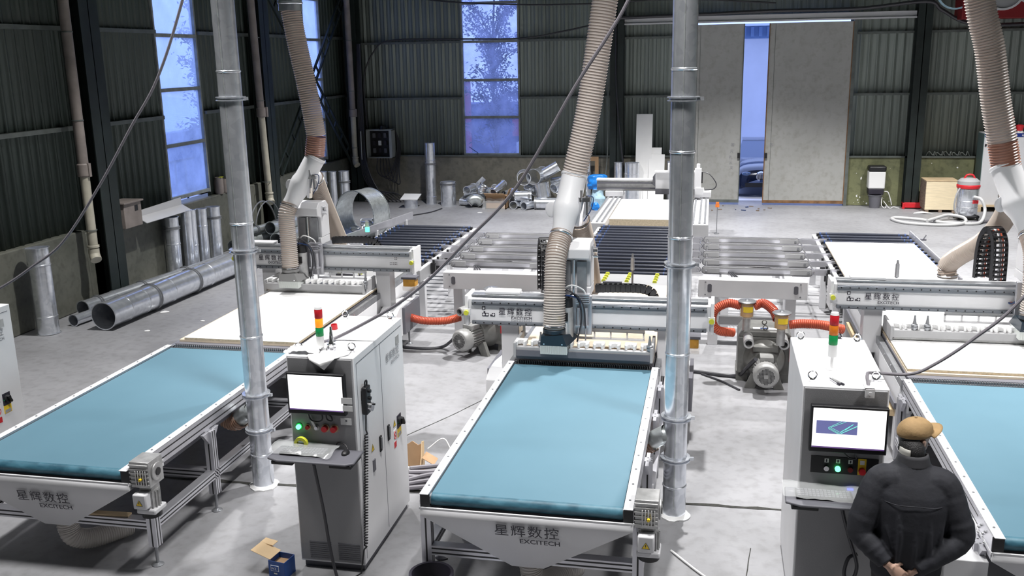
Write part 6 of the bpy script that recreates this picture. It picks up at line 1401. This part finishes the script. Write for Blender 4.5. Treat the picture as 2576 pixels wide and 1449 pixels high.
def tray_bag(c, lab, seed):
    random.seed(seed); o = thing('bagged_keyboard', lab, 'keyboard', c)
    x, y, z = c
    MB().box(x - .18, x + .20, y - .07, y + .07, z + .002, z + .02).build('keyboard', M['black'], o, bev=.004)
    k_ = MB()
    for i in range(14):
        for j in range(4): k_.box(x - .17 + i * .0255, x - .15 + i * .0255, y - .06 + j * .03, y - .037 + j * .03, z + .02, z + .026)
    k_.build('key_field', M['dgrey'], o)
    g = []
    for j in range(8):
        g.append([(x - .27 + .54 * i / 13 + .008 * random.uniform(-1, 1), y - .12 + .25 * j / 7 + .02 * (i / 13) * random.uniform(-1, 1) + .05 * (1 - i / 13), z + .036 + .018 * random.random() + (.0 if 0 < j < 7 else -.028)) for i in range(14)])
    MB().sheet(g).build('clear_bag', M['bag'], o, sub=1)
    return o
tray_bag((-3.08, 6.52, 1.087), 'keyboard in a clear plastic bag on the tray of the middle cabinet', 3)
tray_bag((.82, 6.40, 1.087), 'keyboard in a clear plastic bag on the tray before the man', 4)
tag(MB().box(1.0, 1.04, 6.52, 6.53, 1.09, 1.10).build('led_light', M['bluelit']), 'tiny blue lights on the keyboard tray before the man', 'light')
ms = thing('mouse', 'black computer mouse on the right end of the tray of the middle cabinet', 'mouse', (-2.75, 6.56, 1.085))
MB().ball((-2.75, 6.56, 1.087), .05, 16, 8, 0, (.62, 1, .55)).build('mouse_body', M['black'], ms)
MB().tube(spline([(-2.75, 6.61, 1.10), (-2.78, 6.63, 1.13), (-2.84, 6.635, 1.14), (-2.86, 6.63, 1.1)], 6), .004, 6).build('mouse_cord', M['black'], ms)
tp = MB().lathe([(.032, 0), (.055, 0), (.055, .03), (.032, .03), (.032, 0)], (-3.13, 6.60, 1.135), (-3.13, 5.6, 1.135), 28, False, 0, True); tag(tp.build('tape_roll', M['yelgreen']), 'yellowish tape roll standing at the back of the tray of the middle cabinet', 'tape')
pd = thing('hand_wheel_pendant', 'black hand wheel pendant hanging on the side of the middle cabinet', 'pendant', (-2.65, 6.82, 1.33))
MB().box(-2.675, -2.63, 6.77, 6.87, 1.33, 1.56).build('pendant_body', M['black'], pd, bev=.01)
MB().tube(spline([(-2.65, 6.80, 1.56), (-2.65, 6.80, 1.60), (-2.65, 6.84, 1.60), (-2.65, 6.84, 1.56)], 6), .007, 6).build('hook', M['black'], pd)
q = MB().cyl((-2.63, 6.82, 1.39), (-2.60, 6.82, 1.39), .036, n=24).build('hand_wheel', M['chrome'], pd); MB().cyl((-2.6, 6.835, 1.405), (-2.585, 6.835, 1.405), .008, n=10).build('wheel_knob', M['black'], q)
for z in (1.46, 1.52): MB().cyl((-2.63, 6.82, z), (-2.61, 6.82, z), .014, n=12).build('selector_knob', M['black'], pd)
P = [(-2.655, 6.80, 1.33), (-2.655, 6.78, 1.2)]
P += [(-2.655 + .014 * math.cos(k * 1.05), 6.775 - .0004 * k, 1.18 - .0062 * k) if False else (-2.652 + .013 * math.cos(k * 1.05), 6.77 + .013 * math.sin(k * 1.05) - .0006 * k, 1.17 - .0038 * k) for k in range(240)]
P += [(-2.66, 6.60, .24), (-2.68, 6.56, .05), (-2.75, 6.5, .02), (-2.9, 6.5, .02)]
pt = MB(); pt.tube(P, .0065, 6); pt.build('coiled_cord', M['black'], pd)
cd = MB(); cd.tube(spline([(-2.95, 6.40, 1.05), (-2.94, 6.42, .9), (-2.93, 6.48, .6), (-2.91, 6.50, .3), (-2.86, 6.48, .06), (-2.8, 6.44, .02)], 8), .013, 8); tag(cd.build('cord', M['cable']), 'black cord hanging from the tray down the front of the middle cabinet', 'cord')
cd = MB(); cd.tube(spline([(.95, 6.40, 1.05), (.97, 6.40, .95), (1.02, 6.40, .78), (1.08, 6.40, .58), (1.05, 6.40, .46), (1.0, 6.40, .50), (1.02, 6.41, .62), (1.08, 6.42, .66)], 10), .013, 8); tag(cd.build('cord', M['cable']), 'black cord with a loop hanging from the tray before the man', 'cord')
for a, lab, m_ in (((.86, 6.70, .90, 6.60), 'dark pen lying left on top of the right cabinet', 'chrome'), ((.875, 6.70, .925, 6.605), 'purple-tipped pen lying right on top of the right cabinet', 'castlite')):
    pn = thing('pen', lab, 'pen', (a[0], a[1], 1.84), 'pens on the right cabinet'); MB().cyl((a[0], a[1], 1.848), (a[2], a[3], 1.848), .008, n=10).build('barrel', M[m_], pn)
    MB().cyl((a[2], a[3], 1.848), (a[2] + (a[2] - a[0]) * .25, a[3] + (a[3] - a[1]) * .25, 1.848), .0085, n=10).build('pen_cap', M['ink'], pn)
wb = thing('switch_box', 'white steel box with a red lamp under the right blue conveyor, beside the man', 'switch box', (1.83, 6.6, 0))
MB().box(1.62, 1.90, 6.30, 6.95, .30, .74).build('box_body', M['white'], wb, bev=.006)
MB().box(1.58, 1.62, 6.32, 6.93, .32, .72).build('door', M['white'], wb, bev=.004)
MB().cyl((1.58, 6.42, .62), (1.55, 6.42, .62), .022, n=16).build('red_lamp', M['red'], wb)
MB().box(1.57, 1.58, 6.5, 6.53, .5, .56).build('lock', M['dgrey'], wb)
for y in (6.4, 6.85): MB().box(1.66, 1.86, y - .03, y + .03, 0, .30).build('leg', M['grey'], wb)
# ------------------------------------------------------------------ the man seen from behind
M['skin'] = mat('skin', (.52, .33, .25), .5, noise=.1, nscale=20)
M['hair'] = mat('black_hair', (.012, .011, .012), .55, bump=.5, bscale=160, stretch=(1, 1, .2))
M['jacket'] = mat('dark_slate_jacket', (.018, .019, .026), .8, noise=.25, nscale=9, bump=.12, bscale=30)
M['collar'] = mat('grey_collar', (.04, .04, .046), .8, noise=.2, nscale=20)
M['inner'] = mat('pale_inner_collar', (.42, .41, .38), .8)
M['cap'] = mat('tan_cap', (.37, .24, .11), .8, noise=.18, nscale=14, bump=.15, bscale=60)
M['trouser'] = mat('dark_trousers', (.02, .02, .022), .8)
def fuse(mb, name, m_, parent, voxel, it=6, fac=.5):
    o = mb.build(name, m_, parent, sharp=180)
    r = o.modifiers.new('fuse', 'REMESH'); r.mode = 'VOXEL'; r.voxel_size = voxel; r.use_smooth_shade = True
    s = o.modifiers.new('soft', 'SMOOTH'); s.iterations = it; s.factor = fac
    return o
def ell(mb, rings, n=28):
    """stack of ellipses (cx, cy, z, rx, ry), closed"""
    vs = []; fs = []
    for cx_, cy_, z, rx, ry in rings: vs += [(cx_ + rx * math.cos(2 * math.pi * i / n), cy_ + ry * math.sin(2 * math.pi * i / n), z) for i in range(n)]
    for k in range(len(rings) - 1):
        for i in range(n): j = (i + 1) % n; fs.append((k * n + i, k * n + j, (k + 1) * n + j, (k + 1) * n + i))
    fs += [tuple(range(n - 1, -1, -1)), tuple(range((len(rings) - 1) * n, len(rings) * n))]
    return mb._a(vs, fs)
px, py = 1.335, 6.12
body = MB()
# legs, trunk, neck
ell(body, [(px, py, .82, .15, .10), (px, py, .95, .165, .11), (px, py, 1.1, .16, .11), (px, py, 1.25, .18, .115), (px, py + .01, 1.36, .185, .105), (px, py + .03, 1.42, .12, .085), (px + .005, py + .05, 1.46, .06, .06), (px + .01, py + .07, 1.52, .056, .058), (px + .015, py + .10, 1.60, .055, .058)])
for sx in (-1, 1): body.tube([(px + sx * .09, py, .90), (px + sx * .10, py - .005, .72), (px + sx * .105, py + .015, .48), (px + sx * .11, py - .01, .30), (px + sx * .115, py - .02, .08)], [.095, .085, .06, .055, .042], 16)
for sx in (-1, 1): body.tube([(px + sx * .115, py - .06, .05), (px + sx * .12, py + .05, .045), (px + sx * .125, py + .16, .03)], [.04, .042, .03], 12)
# head, turned to the right
F = V(.80, .60, .02).normalized(); Rr = F.cross(V(0, 0, 1)).normalized(); U = Rr.cross(F).normalized(); HC = V(px + .025, py + .14, 1.615)
def hp(f, r, u): return HC + F * f + Rr * r + U * u
def hball(mb, c, rf, rr, ru, n=20, m=14):
    o = len(mb.v); mb.ball((0, 0, 0), 1, n, m)
    for i in range(o, len(mb.v)): q = mb.v[i]; mb.v[i] = hp(c[0] + q.x * rf, c[1] + q.y * rr, c[2] + q.z * ru)
hball(body, (-.005, 0, .03), .098, .077, .098); hball(body, (.03, 0, -.045), .066, .056, .075); hball(body, (.066, 0, -.085), .026, .03, .022)
hball(body, (.05, 0, .0), .05, .058, .05)
body.tube([hp(.088, 0, .02), hp(.104, 0, -.005), hp(.112, 0, -.024)], [.008, .012, .016], 10); hball(body, (.094, 0, -.058), .014, .022, .006); hball(body, (.094, 0, -.069), .014, .019, .006)
for s in (-1, 1):
    hball(body, (-.012, s * .080, -.008), .024, .010, .034); hball(body, (-.018, s * .088, .006), .016, .006, .018); hball(body, (.075, s * .032, .028), .018, .02, .008)
# arms under the sleeves down to the wrists
LW = V(1.175, 5.945, .870); RW = V(1.375, 5.955, .838)
body.tube([(px - .2, py, 1.36), (1.045, 6.07, 1.03), LW], [.055, .045, .03], 12); body.tube([(px + .2, py, 1.36), (1.625, 6.07, 1.03), RW], [.055, .045, .03], 12)
def hand(mb, Wp, d, n_, curl, flip):
    """palm and five fingers; d fingers, n_ palm side, flip picks the thumb side"""
    d = d.normalized(); n_ = (n_ - d * n_.dot(d)).normalized(); s = d.cross(n_) * flip
    mb.tube([Wp - d * .03, Wp, Wp + d * .02], [.027, .026, .028], 12)
    vs = []
    for t, wd, th in ((.0, .028, .018), (.03, .038, .018), (.06, .043, .016), (.095, .042, .013)):
        vs.append([Wp + d * t + s * (wd * math.cos(a)) + n_ * (th * math.sin(a)) for a in [k * math.pi / 7 for k in range(14)]])
    o = len(mb.v); mb.v += [p for r in vs for p in r]
    for k in range(3):
        for i in range(14): j = (i + 1) % 14; mb.f.append((o + k * 14 + i, o + k * 14 + j, o + (k + 1) * 14 + j, o + (k + 1) * 14 + i)); mb.m.append(0)
    mb.f += [tuple(o + i for i in range(13, -1, -1)), tuple(o + 42 + i for i in range(14))]; mb.m += [0, 0]
    for q, L, c in ((.031, .070, .9), (.011, .080, 1.0), (-.011, .074, 1.08), (-.030, .058, 1.15)):
        p = Wp + d * .088 + s * q; a = 0; P = [p.copy()]
        for seg, fr in ((.45, .6), (.32, 1.0), (.23, .8)):
            a += curl * c * fr; dd = d * math.cos(a) + n_ * math.sin(a) + s * q * 1.2; p = p + dd.normalized() * (L * seg); P.append(p.copy())
        mb.tube(P, [.0100, .0095, .0088, .0070], 10)
    p = Wp + d * .025 + s * .030; P = [p]; 
    for (a1, a2, a3, L) in ((.55, .75, .25, .035), (.75, .45, .45, .030), (.8, .1, .55, .024)): p = p + (d * a1 + s * a2 + n_ * a3).normalized() * L; P.append(p)
    mb.tube(P, [.014, .012, .0105, .0085], 10)
hand(body, LW + V(.025, -.012, -.02), V(.80, -.12, -.58), V(.35, .75, -.5), .75, 1)
hand(body, RW + V(-.03, -.0, -.02), V(-.84, -.02, -.52), V(-.2, -.8, .3), .55, -1)
man = fuse(body, 'person', M['skin'], None, .0048, 5, .5)
tag(man, 'person in dark slate jacket and tan cap seen from behind, hands clasped behind the back', 'person')
man['_w'] = tuple(man.location)
# jacket: trunk, sleeves and hem fused into one garment
jk = MB()
ell(jk, [(px, py - .005, .70, .205, .15), (px, py - .005, .74, .222, .165), (px, py - .005, .86, .225, .172), (px, py - .01, .98, .222, .178), (px, py - .01, 1.10, .232, .180), (px, py - .005, 1.22, .248, .175), (px, py + .005, 1.31, .252, .155), (px, py + .015, 1.375, .225, .130), (px, py + .03, 1.43, .172, .108), (px, py + .045, 1.475, .115, .092), (px + .003, py + .05, 1.51, .09, .085)])
for sx, E, W_ in ((-1, V(1.025, 6.05, 1.03), LW), (1, V(1.640, 6.05, 1.03), RW)):
    S = V(px + sx * .19, py + .015, 1.345); P = spline([V(px + sx * .10, py + .02, 1.36), S, S.lerp(E, .5) + V(sx * .014, -.005, .01), E, E.lerp(W_, .45) + V(0, -.01, -.005), W_], 6)
    n_ = len(P); random.seed(3 + sx)
    rad = []
    for i in range(n_):
        t = i / (n_ - 1); r = .092 * (1 - t) ** .5 * .25 + .090 - .036 * t + .0015 * math.sin(i * 2.6) * (1 if t > .4 else .2) + .003 * random.uniform(-1, 1)
        rad.append(r)
    jk.tube(P, rad, 18)
    jk.lathe([(.050, 0), (.056, .004), (.056, .03), (.05, .035)], W_ - (W_ - E).normalized() * .03, W_ - (W_ - E).normalized() * .03 + (W_ - E).normalized(), 18, True, 0, True)
# folds across the back
for (P, r) in (([(px - .10, py - .168, 1.20), (px - .085, py - .180, 1.05), (px - .09, py - .176, .85)], .016), ([(px + .09, py - .166, 1.18), (px + .10, py - .178, 1.0), (px + .08, py - .172, .82)], .017), ([(px - .19, py - .09, 1.18), (px - .15, py - .14, 1.08), (px - .12, py - .165, .96)], .014), ([(px + .19, py - .10, 1.2), (px + .17, py - .14, 1.05), (px + .14, py - .16, .92)], .014), ([(px, py - .176, 1.16), (px + .01, py - .187, .98), (px, py - .176, .8)], .014), ([(px - .22, py - .02, 1.33), (px - .1, py - .125, 1.275), (px + .1, py - .128, 1.268), (px + .22, py - .03, 1.325)], .010)):
    jk.tube(spline(P, 8), lambda i, N, r=r: r * (.35 + .65 * math.sin(math.pi * (i + .5) / N)), 8)
jacket = fuse(jk, 'jacket', M['jacket'], man, .0075, 6, .5)
seam = MB().tube(spline([(px - .225, py - .065, 1.27), (px - .12, py - .155, 1.268), (px, py - .175, 1.272), (px + .12, py - .155, 1.262), (px + .225, py - .065, 1.25)], 10), .0035, 6); seam.build('yoke_seam', M['jacket'], jacket)
def collar_strip(z0, z1, r0, r1, a0, a1, dy=0):
    g = []
    for k in range(5):
        t = k / 4; rr = r0 + (r1 - r0) * t
        g.append([(px + .005 + rr * math.cos(a), py + .055 + dy + rr * .95 * math.sin(a), z0 + (z1 - z0) * t - .03 * max(0, math.sin(a)) * t) for a in [math.radians(a0 + (a1 - a0) * i / 20) for i in range(21)]])
    return MB().sheet(g)
collar_strip(1.46, 1.545, .106, .084, 150, 395).build('collar', M['collar'], man, solid=.014)
collar_strip(1.50, 1.585, .083, .082, 175, 245).build('inner_collar', M['inner'], man, solid=.012)
tr = MB()
for sx in (-1, 1): tr.tube([(px + sx * .085, py, .88), (px + sx * .10, py, .72), (px + sx * .105, py + .012, .48), (px + sx * .11, py - .01, .28), (px + sx * .115, py - .02, .07)], [.125, .112, .085, .076, .072], 18)
ell(tr, [(px, py, .76, .18, .14), (px, py, .95, .185, .14)]); fuse(tr, 'trousers', M['trouser'], man, .01, 5)
for sx in (-1, 1):
    s_ = MB(); s_.tube([(px + sx * .115, py - .08, .05), (px + sx * .12, py + .03, .055), (px + sx * .125, py + .13, .04), (px + sx * .127, py + .18, .032)], [.045, .052, .046, .03], 14).box(px + sx * .12 - .045, px + sx * .12 + .045, py - .12, py + .19, 0, .025); fuse(s_, 'shoe', M['black'], man, .007, 4)
# hair and cap
h = MB(); o0 = 0; n, m = 32, 20; vs = []; 
for j in range(m + 1):
    th = math.pi * j / m
    for i in range(n):
        ph = 2 * math.pi * i / n; f, r, u = math.sin(th) * math.cos(ph), math.sin(th) * math.sin(ph), math.cos(th)
        vs.append(hp(-.008 + f * .106, r * .084, .026 + u * (.104 if u > 0 else .150)))
fs = []
for j in range(m):
    for i in range(n):
        ph = 2 * math.pi * (i + .5) / n; th = math.pi * (j + .5) / m; f, u = math.sin(th) * math.cos(ph), math.cos(th)
        if (f < .22 and u > -.992 and not (f > -.35 and u < .15 and abs(math.sin(th) * math.sin(ph)) > .45)) or (u > .25 and f < .7): fs.append((j * n + i, (j + 1) * n + i, (j + 1) * n + (i + 1) % n, j * n + (i + 1) % n))
h._a(vs, fs); h.tube(spline([hp(-.06, 0, -.03), V(px + .005, py + .055, 1.56), V(px + .005, py + .05, 1.515)], 5), [.07 - .001 * k for k in range(11)], 20); h.build('hair', M['hair'], man, solid=.012)
c = MB(); vs = []; fs = []
for j in range(11):
    th = math.pi / 2 * j / 10 * 1.14
    for i in range(n):
        ph = 2 * math.pi * i / n; k = 1 + .02 * math.sin(ph * 3 + j)
        vs.append(hp(-.006 + .122 * math.sin(th) * math.cos(ph) * k, .096 * math.sin(th) * math.sin(ph) * k, .052 + .088 * math.cos(th) * (1 if j < 9 else 1.1)))
for j in range(10):
    for i in range(n): fs.append((j * n + i, (j + 1) * n + i, (j + 1) * n + (i + 1) % n, j * n + (i + 1) % n))
c._a(vs, fs); cap = c.build('cap', M['cap'], man, solid=.006)
b = MB(); g = []
for k in range(5):
    t = k / 4; g.append([hp(-.006 + (.118 + .105 * t * math.cos(a) ** .5) * math.cos(a), (.094 + .01 * t) * math.sin(a) * (1 + .1 * t), .046 + .006 * t - .03 * (math.sin(a) ** 2) * t) for a in [math.radians(-72 + 144 * i / 16) for i in range(17)]])
b.sheet(g).build('cap_brim', M['cap'], cap, solid=.007)
MB().ball(hp(-.006, 0, .142), .009, 10, 6).build('cap_button', M['cap'], cap)
for s in (-1, 1): MB().ball(hp(.082, s * .031, .008), .011, 10, 8).build('eye', M['whiteplastic'], man)
MB().tube([hp(.104, -.022, -.063), hp(.108, 0, -.0635), hp(.104, .022, -.063)], .0035, 6).build('lips', mat('lip', (.35, .15, .13), .5), man)
